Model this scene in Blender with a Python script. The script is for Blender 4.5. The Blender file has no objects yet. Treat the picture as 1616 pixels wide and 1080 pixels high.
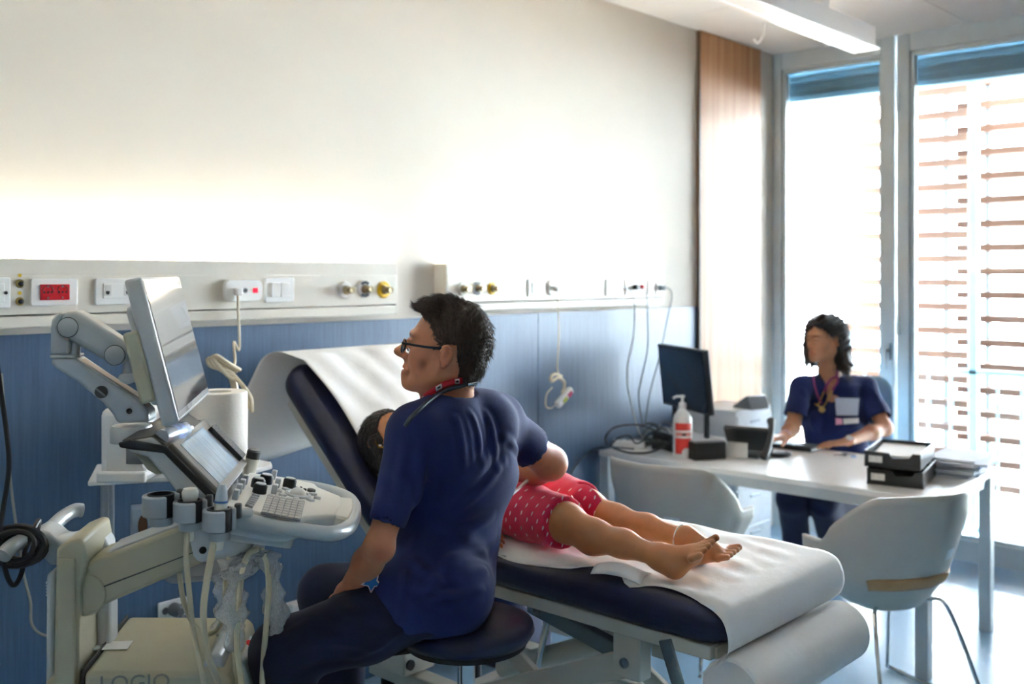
import bpy, math, random
import numpy as np
from mathutils import Matrix, Vector, Euler
random.seed(7); np.random.seed(7)
SC = bpy.context.scene
COL = SC.collection
PI = math.pi
# ---------------------------------------------------------------- camera, world, sun, exposure
CAM_H = 1.60; FPX = 1605.0; YAW = math.radians(42.7); HORIZON = 434.0
FW = (math.cos(YAW), math.sin(YAW)); RT = (math.sin(YAW), -math.cos(YAW))
cd = bpy.data.cameras.new('camera'); cam = bpy.data.objects.new('camera', cd); COL.objects.link(cam)
cam.location = (0, 0, CAM_H); cam.rotation_euler = (PI/2, 0, YAW - PI/2)
cd.sensor_width = 36.0; cd.lens = 36.0*FPX/1616.0; cd.shift_y = -(540.0 - HORIZON)/1616.0
cd.clip_start = 0.05; cd.clip_end = 200
cd.dof.use_dof = True; cd.dof.focus_distance = 2.35; cd.dof.aperture_fstop = 2.8
SC.camera = cam
W = bpy.data.worlds.new('sky'); SC.world = W; W.use_nodes = True
W.node_tree.nodes['Background'].inputs[0].default_value = (0.83, 0.93, 1.0, 1)
W.node_tree.nodes['Background'].inputs[1].default_value = 8.0
sl = bpy.data.lights.new('sun', 'SUN'); sun = bpy.data.objects.new('sun', sl); COL.objects.link(sun)
sl.energy = 14.0; sl.angle = 0.02; sl.color = (1.0, 0.94, 0.86)
sun.rotation_euler = (0, math.radians(32), math.radians(-20))     # high sun outside, beyond the window wall
SC.view_settings.view_transform = 'Standard'; SC.view_settings.look = 'None'
SC.view_settings.gamma = 1.0; SC.view_settings.use_curve_mapping = False
SC.view_settings.exposure = 3.35
SC.cycles.max_bounces = 10; SC.cycles.diffuse_bounces = 5; SC.cycles.transparent_max_bounces = 12
SC.cycles.sample_clamp_indirect = 6.0; SC.cycles.caustics_reflective = False; SC.cycles.caustics_refractive = False

# ---------------------------------------------------------------- measuring helpers
def cs(r, f, z): return Vector((r*RT[0] + f*FW[0], r*RT[1] + f*FW[1], z))      # right / forward / up of the viewpoint -> world
def at(u, v, d): return cs((u-808.0)/FPX*d, d, CAM_H - (v-HORIZON)/FPX*d)
def on_y(u, v, y):
    a = (u-808.0)/FPX; d = y/(FW[1] + a*RT[1]); return at(u, v, d)
def on_x(u, v, x):
    a = (u-808.0)/FPX; d = x/(FW[0] + a*RT[0]); return at(u, v, d)
def on_z(u, v, z): return at(u, v, (CAM_H - z)*FPX/(v-HORIZON))

# ---------------------------------------------------------------- materials
def lin(c):
    if isinstance(c, str):
        c = c.lstrip('#'); c = [int(c[i:i+2], 16)/255 for i in (0, 2, 4)]
    return tuple((x/12.92 if x <= .04045 else ((x+.055)/1.055)**2.4) for x in c)
MATS = {}
def pm(name, col, rough=.5, metal=0.0, var=.05, scale=12.0, bump=0.0, bscale=60.0, spec=.5, coat=0.0, sheen=0.0, trans=0.0, alpha=1.0, emit=None, estr=0.0, stretch=None, sss=0.0, attr=None):
    """procedural principled material: noise-driven colour and roughness variation plus fine relief"""
    if name in MATS: return MATS[name]
    m = bpy.data.materials.new(name); m.use_nodes = True; nt = m.node_tree; b = nt.nodes['Principled BSDF']; N = nt.nodes.new; L = nt.links.new
    c = lin(col)
    tc = N('ShaderNodeTexCoord'); mp = N('ShaderNodeMapping'); L(tc.outputs['Object'], mp.inputs[0])
    if stretch: mp.inputs['Scale'].default_value = stretch
    nz = N('ShaderNodeTexNoise'); nz.inputs['Scale'].default_value = scale; nz.inputs['Detail'].default_value = 4; L(mp.outputs[0], nz.inputs['Vector'])
    rp = N('ShaderNodeValToRGB'); L(nz.outputs[0], rp.inputs[0])
    rp.color_ramp.elements[0].position = .3; rp.color_ramp.elements[1].position = .7
    rp.color_ramp.elements[0].color = (*[max(0, x*(1-var)) for x in c], 1); rp.color_ramp.elements[1].color = (*[min(1, x*(1+var)) for x in c], 1)
    if attr:
        at_ = N('ShaderNodeAttribute'); at_.attribute_name = attr
        mx = N('ShaderNodeMix'); mx.data_type = 'RGBA'; mx.blend_type = 'MULTIPLY'; mx.inputs[0].default_value = 1
        L(rp.outputs[0], mx.inputs[6]); L(at_.outputs['Color'], mx.inputs[7]); L(mx.outputs[2], b.inputs['Base Color'])
    else: L(rp.outputs[0], b.inputs['Base Color'])
    b.inputs['Roughness'].default_value = rough; b.inputs['Metallic'].default_value = metal
    b.inputs['Specular IOR Level'].default_value = spec; b.inputs['Coat Weight'].default_value = coat
    b.inputs['Sheen Weight'].default_value = sheen; b.inputs['Transmission Weight'].default_value = trans; b.inputs['Alpha'].default_value = alpha
    if sss: b.inputs['Subsurface Weight'].default_value = sss; b.inputs['Subsurface Radius'].default_value = (1, .35, .2); b.inputs['Subsurface Scale'].default_value = .012
    if emit: b.inputs['Emission Color'].default_value = (*lin(emit), 1); b.inputs['Emission Strength'].default_value = estr
    if bump:
        n2 = N('ShaderNodeTexNoise'); n2.inputs['Scale'].default_value = bscale; n2.inputs['Detail'].default_value = 3; L(mp.outputs[0], n2.inputs['Vector'])
        bp = N('ShaderNodeBump'); bp.inputs['Strength'].default_value = bump; bp.inputs['Distance'].default_value = .01; L(n2.outputs[0], bp.inputs['Height']); L(bp.outputs[0], b.inputs['Normal'])
    MATS[name] = m; return m
def thin_glass(name, tint, gloss=.06, opacity=0.0):
    if name in MATS: return MATS[name]
    m = bpy.data.materials.new(name); m.use_nodes = True; nt = m.node_tree; N = nt.nodes.new; L = nt.links.new
    for n in list(nt.nodes):
        if n.type != 'OUTPUT_MATERIAL': nt.nodes.remove(n)
    out = [n for n in nt.nodes if n.type == 'OUTPUT_MATERIAL'][0]
    tr = N('ShaderNodeBsdfTransparent'); tr.inputs[0].default_value = (*tint, 1)
    gl = N('ShaderNodeBsdfGlossy'); gl.inputs['Roughness'].default_value = .03
    fr = N('ShaderNodeFresnel'); fr.inputs[0].default_value = 1.45
    mx = N('ShaderNodeMixShader'); L(fr.outputs[0], mx.inputs[0]); L(tr.outputs[0], mx.inputs[1]); L(gl.outputs[0], mx.inputs[2])
    if opacity:
        df = N('ShaderNodeBsdfPrincipled'); df.inputs['Base Color'].default_value = (.93, .94, .94, 1); df.inputs['Roughness'].default_value = .25
        nz = N('ShaderNodeTexNoise'); nz.inputs['Scale'].default_value = 38; mr = N('ShaderNodeMapRange'); mr.inputs[3].default_value = opacity*.5; mr.inputs[4].default_value = min(1, opacity*1.6)
        L(nz.outputs[0], mr.inputs[0]); m2 = N('ShaderNodeMixShader'); L(mr.outputs[0], m2.inputs[0]); L(tr.outputs[0], m2.inputs[1]); L(df.outputs[0], m2.inputs[2]); L(m2.outputs[0], out.inputs[0])
    else: L(mx.outputs[0], out.inputs[0])
    MATS[name] = m; return m
def streak_mat(name, c0, c1, rough, stretch, scale, bump=.0, coat=0.0):
    """two-tone streaks running along the axis the mapping leaves unstretched (wood grain, brushed vinyl)"""
    if name in MATS: return MATS[name]
    m = bpy.data.materials.new(name); m.use_nodes = True; nt = m.node_tree; b = nt.nodes['Principled BSDF']; N = nt.nodes.new; L = nt.links.new
    tc = N('ShaderNodeTexCoord'); mp = N('ShaderNodeMapping'); mp.inputs['Scale'].default_value = stretch; L(tc.outputs['Object'], mp.inputs[0])
    nz = N('ShaderNodeTexNoise'); nz.inputs['Scale'].default_value = scale; nz.inputs['Detail'].default_value = 6; nz.inputs['Roughness'].default_value = .65; L(mp.outputs[0], nz.inputs['Vector'])
    rp = N('ShaderNodeValToRGB'); L(nz.outputs[0], rp.inputs[0]); rp.color_ramp.elements[0].position = .36; rp.color_ramp.elements[1].position = .64
    rp.color_ramp.elements[0].color = (*lin(c0), 1); rp.color_ramp.elements[1].color = (*lin(c1), 1)
    L(rp.outputs[0], b.inputs['Base Color']); b.inputs['Roughness'].default_value = rough; b.inputs['Coat Weight'].default_value = coat; b.inputs['Coat Roughness'].default_value = .5
    if bump:
        bp = N('ShaderNodeBump'); bp.inputs['Strength'].default_value = bump; bp.inputs['Distance'].default_value = .004; L(nz.outputs[0], bp.inputs['Height']); L(bp.outputs[0], b.inputs['Normal'])
    MATS[name] = m; return m

# ---------------------------------------------------------------- objects, things, parts
WM = {}                                            # world matrices of the things, by object name
def setp(o, label=None, cat=None, group=None, kind=None):
    if label: o['label'] = label
    if cat: o['category'] = cat
    if group: o['group'] = group
    if kind: o['kind'] = kind
    return o
def thing(name, label, cat, loc=(0, 0, 0), rotz=0.0, group=None, rot=None):
    o = bpy.data.objects.new(name, None); COL.objects.link(o); o.empty_display_size = .1
    o.location = loc; o.rotation_euler = rot if rot else (0, 0, rotz)
    WM[o.name] = Matrix.Translation(Vector(loc)) @ (Euler(rot) if rot else Euler((0, 0, rotz))).to_matrix().to_4x4()
    return setp(o, label, cat, group)
def link_mesh(name, verts, faces, mat, parent=None, smooth=40, bevel=0.0, world=False, seg=2, subsurf=0, cols=None, mats=None, fmat=None):
    me = bpy.data.meshes.new(name); verts = np.asarray(verts, dtype=float)
    if world and parent is not None:
        root = parent
        Mi = WM[root.name].inverted() if root.name in WM else Matrix()
        A = np.array(Mi); verts = verts @ A[:3, :3].T + A[:3, 3]
    me.from_pydata(verts.tolist(), [], [list(f) for f in faces] if not isinstance(faces, np.ndarray) else faces.tolist()); me.update()
    for mm in (mats if mats else [mat]): me.materials.append(mm)
    if fmat is not None: me.polygons.foreach_set('material_index', np.asarray(fmat, dtype=np.int32))
    if smooth:
        me.shade_smooth()
        if smooth < 179: me.set_sharp_from_angle(angle=math.radians(smooth))
    if cols is not None:
        ca = me.color_attributes.new('tone', 'FLOAT_COLOR', 'POINT'); c4 = np.ones((len(verts), 4), dtype=np.float32); c4[:, :3] = cols; ca.data.foreach_set('color', c4.ravel())
    o = bpy.data.objects.new(name, me); COL.objects.link(o)
    if parent is not None:
        o.parent = parent
        if parent.name in WM: WM[o.name] = WM[parent.name]
    else: WM[o.name] = Matrix()
    if bevel:
        b = o.modifiers.new('bevel', 'BEVEL'); b.width = bevel; b.segments = seg; b.limit_method = 'ANGLE'; b.angle_limit = math.radians(35)
    if subsurf:
        s = o.modifiers.new('sub', 'SUBSURF'); s.levels = subsurf; s.render_levels = subsurf
    return o
def frame_z(d):
    d = Vector(d).normalized(); t = Vector((0, 0, 1)) if abs(d.z) < .9 else Vector((1, 0, 0))
    x = t.cross(d).normalized(); y = d.cross(x); return x, y, d
class MB:
    """collects boxes, prisms, tubes and lathes into one mesh"""
    def __init__(s): s.v = []; s.f = []; s.M = None
    def add(s, vs, fs):
        n = len(s.v)
        for p in vs:
            p = Vector(p); s.v.append(tuple(s.M @ p) if s.M is not None else tuple(p))
        s.f += [[i+n for i in f] for f in fs]; return s
    def box(s, c, d, R=None):
        c = Vector(c); h = [x/2 for x in d]; vs = []
        for k in (-1, 1):
            for j in (-1, 1):
                for i in (-1, 1):
                    p = Vector((i*h[0], j*h[1], k*h[2])); vs.append(c + (R @ p if R is not None else p))
        return s.add(vs, [(0, 2, 3, 1), (4, 5, 7, 6), (0, 1, 5, 4), (2, 6, 7, 3), (0, 4, 6, 2), (1, 3, 7, 5)])
    def prism(s, poly, O, X, Y, Z0, Z1):
        """polygon in the plane O + x X + y Y, from O+Z0 to O+Z1"""
        O, X, Y, Z0, Z1 = map(Vector, (O, X, Y, Z0, Z1)); n = len(poly)
        vs = [O + X*p[0] + Y*p[1] + Z0 for p in poly] + [O + X*p[0] + Y*p[1] + Z1 for p in poly]
        fs = [list(range(n))[::-1], list(range(n, 2*n))] + [(i, (i+1) % n, n+(i+1) % n, n+i) for i in range(n)]
        ar = sum(poly[i][0]*poly[(i+1) % n][1]-poly[(i+1) % n][0]*poly[i][1] for i in range(n))
        if ar*X.cross(Y).dot(Z1-Z0) < 0: fs = [f[::-1] if isinstance(f, list) else tuple(reversed(f)) for f in fs]
        return s.add(vs, fs)
    def cyl(s, p0, p1, r0, r1=None, n=20, caps=True):
        r1 = r0 if r1 is None else r1; p0, p1 = Vector(p0), Vector(p1); x, y, d = frame_z(p1-p0); vs = []
        for p, r in ((p0, r0), (p1, r1)):
            for i in range(n): a = 2*PI*i/n; vs.append(p + x*(r*math.cos(a)) + y*(r*math.sin(a)))
        fs = [(i, (i+1) % n, n+(i+1) % n, n+i) for i in range(n)]
        if caps: fs += [list(range(n))[::-1], list(range(n, 2*n))]
        return s.add(vs, fs)
    def tube(s, pts, r, n=8, closed=False, caps=True, flat=None):
        pts = [Vector(p) for p in pts]; m = len(pts); R = r if hasattr(r, '__len__') else [r]*m
        T = [(pts[(i+1) % m]-pts[(i-1) % m] if closed else pts[min(i+1, m-1)]-pts[max(i-1, 0)]).normalized() for i in range(m)]
        x, y, _ = frame_z(T[0]); vs = []
        for i in range(m):
            if i: x = (x - T[i]*x.dot(T[i])).normalized(); y = T[i].cross(x)
            for k in range(n): a = 2*PI*k/n; vs.append(pts[i] + x*(R[i]*math.cos(a)) + y*(R[i]*math.sin(a)*(flat or 1)))
        fs = []
        for i in range(m if closed else m-1):
            j = (i+1) % m
            for k in range(n): fs.append((i*n+k, i*n+(k+1) % n, j*n+(k+1) % n, j*n+k))
        if caps and not closed: fs += [list(range(n))[::-1], list(range((m-1)*n, m*n))]
        return s.add(vs, fs)
    def lathe(s, prof, O=(0, 0, 0), axis=(0, 0, 1), n=28):
        """prof: (radius, height) along axis"""
        O = Vector(O); x, y, d = frame_z(axis); vs = []; fs = []; m = len(prof)
        for r, h in prof:
            for k in range(n): a = 2*PI*k/n; vs.append(O + d*h + x*(max(r, 1e-5)*math.cos(a)) + y*(max(r, 1e-5)*math.sin(a)))
        for i in range(m-1):
            for k in range(n): fs.append((i*n+k, i*n+(k+1) % n, (i+1)*n+(k+1) % n, (i+1)*n+k))
        if prof[0][0] > 1e-4: fs.append(list(range(n))[::-1])
        if prof[-1][0] > 1e-4: fs.append(list(range((m-1)*n, m*n)))
        return s.add(vs, fs)
    def ell(s, c, r, R=None, n=20, m=12):
        c = Vector(c); vs = []; fs = []
        for i in range(m+1):
            t = PI*i/m - PI/2
            for k in range(n):
                a = 2*PI*k/n; p = Vector((r[0]*math.cos(t)*math.cos(a), r[1]*math.cos(t)*math.sin(a), r[2]*math.sin(t))); vs.append(c + (R @ p if R is not None else p))
        for i in range(m):
            for k in range(n): fs.append((i*n+k, i*n+(k+1) % n, (i+1)*n+(k+1) % n, (i+1)*n+k))
        return s.add(vs, fs)
    def grid(s, fn, nu, nv, thick=0.0):
        """surface fn(a, b), a and b in 0..1; with a thickness it becomes a closed sheet"""
        P = [[Vector(fn(i/nu, j/nv)) for j in range(nv+1)] for i in range(nu+1)]; vs = [p for row in P for p in row]; w = nv+1
        fs = [(i*w+j, (i+1)*w+j, (i+1)*w+j+1, i*w+j+1) for i in range(nu) for j in range(nv)]
        if thick:
            nrm = []
            for i in range(nu+1):
                for j in range(nv+1):
                    a = P[min(i+1, nu)][j]-P[max(i-1, 0)][j]; b = P[i][min(j+1, nv)]-P[i][max(j-1, 0)]; nrm.append(a.cross(b).normalized())
            k = len(vs); vs = vs + [p - q*thick for p, q in zip(vs, nrm)]
            fs += [tuple(reversed([x+k for x in f])) for f in fs]
            bd = [(i, 0) for i in range(nu+1)] + [(nu, j) for j in range(1, nv+1)] + [(i, nv) for i in range(nu-1, -1, -1)] + [(0, j) for j in range(nv-1, 0, -1)]
            bd = [i*w+j for i, j in bd]
            for a, b in zip(bd, bd[1:]+bd[:1]): fs.append((b, a, a+k, b+k))
        return s.add(vs, fs)
    def build(s, name, mat, parent=None, smooth=40, bevel=0.0, world=False, seg=2, subsurf=0):
        return link_mesh(name, s.v, s.f, mat, parent, smooth, bevel, world, seg, subsurf)
def struct(o): o['kind'] = 'structure'; return o
def bez(pts, n=8):
    """Catmull-Rom through points"""
    P = [Vector(p) for p in pts]; P = [P[0]*2-P[1]] + P + [P[-1]*2-P[-2]]; out = []
    for i in range(1, len(P)-2):
        for k in range(n):
            t = k/n; a, b, c, d = P[i-1], P[i], P[i+1], P[i+2]
            out.append(.5*((2*b) + (c-a)*t + (2*a-5*b+4*c-d)*t*t + (3*b-a-3*c+d)*t**3))
    out.append(P[-2]); return out
def rrect(w, h, r, n=5, cx=0, cy=0):
    """rounded rectangle outline"""
    out = []
    for qx, qy, a0 in ((1, 1, 0), (-1, 1, PI/2), (-1, -1, PI), (1, -1, 1.5*PI)):
        for k in range(n+1):
            a = a0 + PI/2*k/n; out.append((cx + qx*(w/2-r) + r*math.cos(a), cy + qy*(h/2-r) + r*math.sin(a)))
    return out
FONT = {}
def text_mesh(name, body, size, mat, parent, O, X, Y, align='CENTER', thick=.0006):
    """lettering as a mesh lying in the plane O + X, Y (axes in the parent's space)"""
    cu = bpy.data.curves.new(name, 'FONT'); cu.body = body; cu.size = size; cu.align_x = align; cu.align_y = 'CENTER'; cu.extrude = thick; cu.resolution_u = 3
    t = bpy.data.objects.new(name+'_tmp', cu); COL.objects.link(t)
    dg = bpy.context.evaluated_depsgraph_get(); me = bpy.data.meshes.new_from_object(t.evaluated_get(dg)); bpy.data.objects.remove(t)
    X = Vector(X).normalized(); Y = Vector(Y).normalized(); Z = X.cross(Y)
    me.transform(Matrix(((X.x, Y.x, Z.x, O[0]), (X.y, Y.y, Z.y, O[1]), (X.z, Y.z, Z.z, O[2]), (0, 0, 0, 1))))
    me.materials.clear(); me.materials.append(mat); me.name = name
    o = bpy.data.objects.new(name, me); COL.objects.link(o); o.parent = parent; return o
def copy_tree(o, parent=None, label=None, loc=None, rotz=None):
    c = o.copy(); COL.objects.link(c); c.parent = parent
    if label: c['label'] = label
    if loc is not None: c.location = loc
    if rotz is not None: c.rotation_euler = (0, 0, rotz)
    for ch in list(o.children): copy_tree(ch, c)
    return c
# ================================================================ ROOM SHELL
XW = 5.88; YW = 3.17; ZC = 3.0; X0 = -1.6; Y0 = -1.9
m_plaster = pm('cream_plaster', '#e3dcd0', .75, var=.02, scale=3, bump=.04, bscale=120)
m_ceil = pm('ceiling_white', '#eceeee', .8, var=.015, scale=5, bump=.03, bscale=150)
m_floor = pm('blue_linoleum', '#9cc0dc', .28, var=.05, scale=2.2, bump=.015, bscale=30, coat=.15)
m_vinyl = streak_mat('blue_vinyl', '#3a5878', '#47678a', .5, (46, 46, 2.2), 1.6, .02, coat=.75)
m_oak = streak_mat('oak_veneer', '#b47d4c', '#d3a574', .55, (30, 30, .7), 1.0, .03, coat=.12)
m_alu = pm('pale_grey_aluminium', '#c0cbd0', .38, .1, var=.03)
m_unit = pm('cream_enamel', '#e3ddd0', .38, var=.015)
m_white = pm('white_plastic', '#f2f1ee', .35, var=.015)
m_dark = pm('black_plastic', '#17181b', .4, var=.1)
m_grey = pm('mid_grey_plastic', '#7d8184', .45, var=.05)
m_chrome = pm('chrome', '#cfd3d6', .14, 1.0, var=.03)
m_steel = pm('galvanised_steel', '#8d979b', .35, .85, var=.12, scale=30)
m_yellow = pm('yellow_plastic', '#f0c21c', .4, var=.04)
m_red = pm('red_plastic', '#cf1f28', .35, var=.05)

m_vinyl2 = pm('slate_blue_vinyl', '#5c7189', .6, var=.06)
struct(MB().box(((X0+XW+.3)/2, (Y0+YW+.1)/2, -.05), (XW-X0+.5, YW-Y0+.4, .1)).build('floor', m_floor))
wb = struct(MB().box(((X0+XW)/2, YW+.06, ZC/2+.03), (XW-X0+.3, .12, ZC+.06)).build('wall_back', m_plaster))
struct(MB().box((X0-.06, (Y0+YW)/2, ZC/2+.03), (.12, YW-Y0, ZC+.06)).build('wall_left', m_plaster))
struct(MB().box(((X0+XW)/2, Y0-.06, ZC/2+.03), (XW-X0+.3, .12, ZC+.06)).build('wall_front', m_plaster))
for o_, c_, d_ in ((bpy.data.objects['wall_left'], (X0+.003, (Y0+YW)/2, .77), (.006, YW-Y0-.02, 1.30)), (bpy.data.objects['wall_front'], ((X0+XW)/2, Y0+.003, .77), (XW-X0-.02, .006, 1.30))): MB().box(c_, d_).build('dado_sheet', m_vinyl, o_, smooth=0)
ce = struct(MB().box(((X0+XW+.25)/2, (Y0+YW)/2, ZC+.07), (XW-X0+.5, YW-Y0+.3, .1)).build('ceiling', m_ceil))
for i in range(7):                                   # ceiling boards with open joints
    for j in range(5):
        xa = XW - (i+1)*1.2; xb = xa + 1.194 + (.03 if i == 0 else 0); ya = YW - (j+1)*1.2 + .0; yb = ya + 1.194 + (.006 if j == 0 else 0)
        xa = max(xa, X0); ya = max(ya, Y0)
        if xb > xa and yb > ya: MB().box(((xa+xb)/2, (ya+yb)/2, ZC+.01), (xb-xa, yb-ya, .02)).build('ceiling_panel', m_ceil, ce, smooth=0)
wc = wb                                              # blue vinyl dado: sheets with seams
for xa, xb in ((X0, .01), (.01, 1.81), (1.81, 3.61), (3.61, 4.992)):
    MB().box(((xa+xb)/2, YW-.003, .77), (xb-xa-.004, .006, 1.30)).build('dado_sheet', m_vinyl, wc, smooth=0)
struct(MB().box(((X0+4.99)/2, YW-.009, .06), (4.99-X0, .018, .12)).build('baseboard_back', pm('skirting', '#5b7693', .5)))
t = struct(MB().box((5.345, YW-.012, 1.5), (.685, .024, 2.99)).build('wall_panel_oak', m_oak))
t.name = 'trim_1'
struct(MB().box((4.996, YW-.012, 1.5), (.012, .022, 2.99)).build('trim_2', pm('bronze_edge', '#5e4a37', .4)))
# ---- window wall: aluminium glazing from the corner towards the viewer's right
YS = [3.10]                                          # window frame edges along y, read off the frame
gl = thin_glass('window_glass', (.97, .99, 1.0))
def win_y(u, x=XW): return on_x(u, 500, x).y
yA0 = win_y(1216); yA1 = win_y(1411); yB0 = win_y(1415); yB1 = yB0 - 1.62
struct(MB().box((XW+.05, (YW+yA0)/2, ZC/2), (.10, abs(YW-yA0)+.02, ZC)).build('wall_right', m_alu))
def window(idx, y0, y1):
    w = struct(thing('window_%d' % idx, None, None, (XW, (y0+y1)/2, 0)))
    W_ = abs(y1-y0); fw = .075
    f = MB(); f.box((.035, W_/2-fw/2, ZC/2+.01), (.07, fw, ZC+.02)); f.box((.035, -W_/2+fw/2, ZC/2+.01), (.07, fw, ZC+.02))
    f.box((.035, 0, ZC-.042), (.07, W_-2*fw, .13)); f.box((.035, 0, .062), (.07, W_-2*fw, .12)); f.build('window_frame', m_alu, w, bevel=.006)
    g = MB(); s_ = .022
    for sy in (-1, 1): g.box((.04, sy*(W_/2-fw-s_/2), ZC/2), (.045, s_, ZC-.23))
    g.box((.04, 0, .13), (.045, W_-2*fw, s_)); g.box((.04, 0, ZC-.118), (.045, W_-2*fw, s_)); g.build('glazing_bead', pm('bead_grey', '#c3cfd3', .4, .1), w, bevel=.003)
    MB().box((.045, 0, ZC/2), (.012, W_-2*fw-.01, ZC-.24)).build('pane', gl, w, smooth=0)
    b = MB(); b.box((.16, 0, ZC-.20), (.10, W_-.06, .20)); b.build('shutter_box', pm('shutter_blue', '#6f9db4', .5, var=.05), w, bevel=.01)
    for k in range(4): MB().box((.105, 0, ZC-.135-.045*k), (.012, W_-.07, .008)).build('shutter_rib', pm('shutter_blue', '#6f9db4', .5), w)
    for z in (.38, 1.25, 2.55):
        h = MB(); h.cyl((-.008, W_/2-.012, z), (-.008, W_/2-.012, z+.11), .009, n=12); h.build('hinge', m_alu, w)
    hd = MB(); hd.box((-.01, -W_/2+.03, 1.15), (.02, .022, .10)); hd.tube([(-.02, -W_/2+.03, 1.16), (-.05, -W_/2+.03, 1.16), (-.05, -W_/2+.03, 1.05)], .008); hd.build('handle', m_alu, w, bevel=.003)
    return w
window(1, yA0, yA1); window(2, yB0, yB1)
yR = yB1-.005
if yR > Y0: struct(MB().box((XW+.05, (yR+Y0)/2, ZC/2), (.1, yR-Y0, ZC)).build('wall_right', m_plaster))
# ---- balcony beyond the glass
m_conc = pm('pale_concrete', '#d5d2cb', .8, var=.06, scale=6)
struct(MB().box((XW+.62, .6, -.08), (1.06, 6.6, .12)).build('balcony_slab', m_conc)).name = 'trim_3'
struct(MB().box((XW+30, .6, -6.1), (60, 90, .2)).build('ground_outside', pm('pale_ground', '#6f6a60', .9, var=.1, scale=.6))).name = 'trim_4'
m_slat = streak_mat('larch_slat', '#5c3b2a', '#7b533d', .6, (3, .5, 30), 2.0, .1)
m_post = pm('pale_blue_sky_tint', '#a9cfdd', .45, var=.03)  # posts are white; the sky's blue tint is put into their colour
slat_d = .20
def shutter(label, x, ya, yb, z_off, n):
    t = thing('slatted_shutter', label, 'shutter', (x, (ya+yb)/2, .06)); Ls = abs(ya-yb); pitch = .148
    slat = None
    for k in range(n):
        z = .16 + z_off + k*pitch
        if slat is None: slat = MB().box((0, 0, 0), (slat_d, Ls, .045)).build('slat', m_slat, t, bevel=.002, seg=1); slat.location = (0, 0, z)
        else: c = slat.copy(); COL.objects.link(c); c.parent = t; c.location = (0, 0, z)
    for s in (-1, 1):
        MB().box((0, s*(Ls*.5-.16), 1.58), (.03, .03, 3.14)).build('upright', m_post, t)
    MB().box((0, 0, .03), (.12, Ls, .06)).build('bottom_rail', m_post, t, bevel=.004)
    MB().box((0, 0, 3.22), (.12, Ls, .06)).build('top_rail', m_post, t, bevel=.004)
    return t
yS1 = win_y(1305, 6.5); yS2 = win_y(1536, 6.5); yS3 = win_y(1516, 6.68)
shutter('slatted timber sun shutter behind the left window pane', 6.5, yS1, yS2, 0.0, 20)
shutter('slatted timber sun shutter behind the right window pane', 6.70, yS3, yS3-2.3, .07, 20)
shutter('slatted timber sun shutter beyond the right edge of the window', 6.5, yS3-2.1, yS3-4.2, .0, 20)
rl = thing('balcony_railing', 'pale blue metal balcony railing with thin upright bars outside the window', 'railing', (6.33, .9, 0))
m_rail = m_post
bar = None
yt = win_y(1537, 6.33)
post = MB(); post.box((0, 0, 1.5), (.05, .05, 3.0)); post.build('post', m_rail, rl, bevel=.004).location = (0, yt-.9, 0)
MB().box((0, 0, 1.02), (.05, 5.6, .03)).build('top_rail', m_rail, rl, bevel=.004)
MB().box((0, 0, .08), (.04, 5.6, .03)).build('bottom_rail', m_rail, rl, bevel=.004)
for k in range(-16, 26):
    y = yt - .9 + .134*k
    if abs(y) > 2.75 or k == 0: continue
    if bar is None:
        b = MB(); b.cyl((0, 0, .08), (0, 0, 1.03), .0085, n=8)
        for z in (.30, .56, .82): b.lathe([(.0085, z-.035), (.016, z-.012), (.016, z+.012), (.0085, z+.035)], n=8)
        bar = b.build('baluster', m_rail, rl); bar.location = (0, y, 0)
    else: c = bar.copy(); COL.objects.link(c); c.parent = rl; c.location = (0, y, 0)
# ---- ceiling rail with hook
P_end = on_z  # measured: rail end at right
rb = thing('ceiling_rail', 'white ceiling-mounted rail with a grooved underside running towards the window', 'rail', (0, 2.13, 0))
q = MB(); q.box((2.45, 0, 2.77), (4.94, .085, .115)); q.build('beam', m_white, rb, bevel=.006)
q = MB(); q.box((2.45, -.055, 2.716), (4.92, .03, .012)); q.box((2.45, .055, 2.716), (4.92, .03, .012)); q.build('flange', m_white, rb, bevel=.003)
for x in (1.2, 2.8, 4.4):
    MB().box((x, 0, 2.915), (.07, .06, .17)).build('hanger', m_white, rb, bevel=.004)
hk = MB(); hk.tube(bez([(4.06, .10, 2.71), (4.06, .105, 2.66), (4.06, .13, 2.63), (4.06, .15, 2.65)]), .006); hk.build('hook', m_white, rb)
# ================================================================ BED-HEAD SERVICE UNITS ON THE BACK WALL
UF = 3.09; UZ0 = 1.443; UZ1 = 1.648                     # front plane, bottom and top of the units
m_led = pm('warm_led', '#ffffff', .5, emit='#fff6e8', estr=5.0)
def unit(label, xa, xb):
    t = thing('service_trunking', label, 'wall unit', ((xa+xb)/2, YW, 0)); Ls = xb-xa; D = YW-UF
    b = MB(); b.box((0, -D/2, (UZ0+1.478)/2), (Ls, D, 1.478-UZ0)); b.build('lower_body', m_unit, t, bevel=.004)
    b = MB(); b.box((0, -D/2-.001, (1.482+1.60)/2), (Ls, D, 1.60-1.482)); b.box((0, -D+.004, 1.62), (Ls, .008, .056)); b.box((0, -.003, 1.61), (Ls, .006, .03)); b.build('front_panel', m_unit, t, bevel=.003)
    for s in (-1, 1): MB().box((s*(Ls/2+.002), -D/2, (UZ0+UZ1)/2), (.008, D, UZ1-UZ0)).build('end_cap', m_unit, t, bevel=.003)
    MB().box((0, -.036, 1.608), (Ls-.10, .03, .014)).build('light_strip', m_led, t, smooth=0)
    return t
U1 = unit('long cream wall unit on the left with a lit top edge and gas outlets', -.35, 2.668)
U2 = unit('long cream wall unit nearer the window with a lit top edge', 2.95, 4.531)
def fx(u): return on_y(u, 456, UF).x
def fz(u, v): return on_y(u, v, UF).z
FY = UF - .0006
GRP = 'fittings on the wall units'
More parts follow.
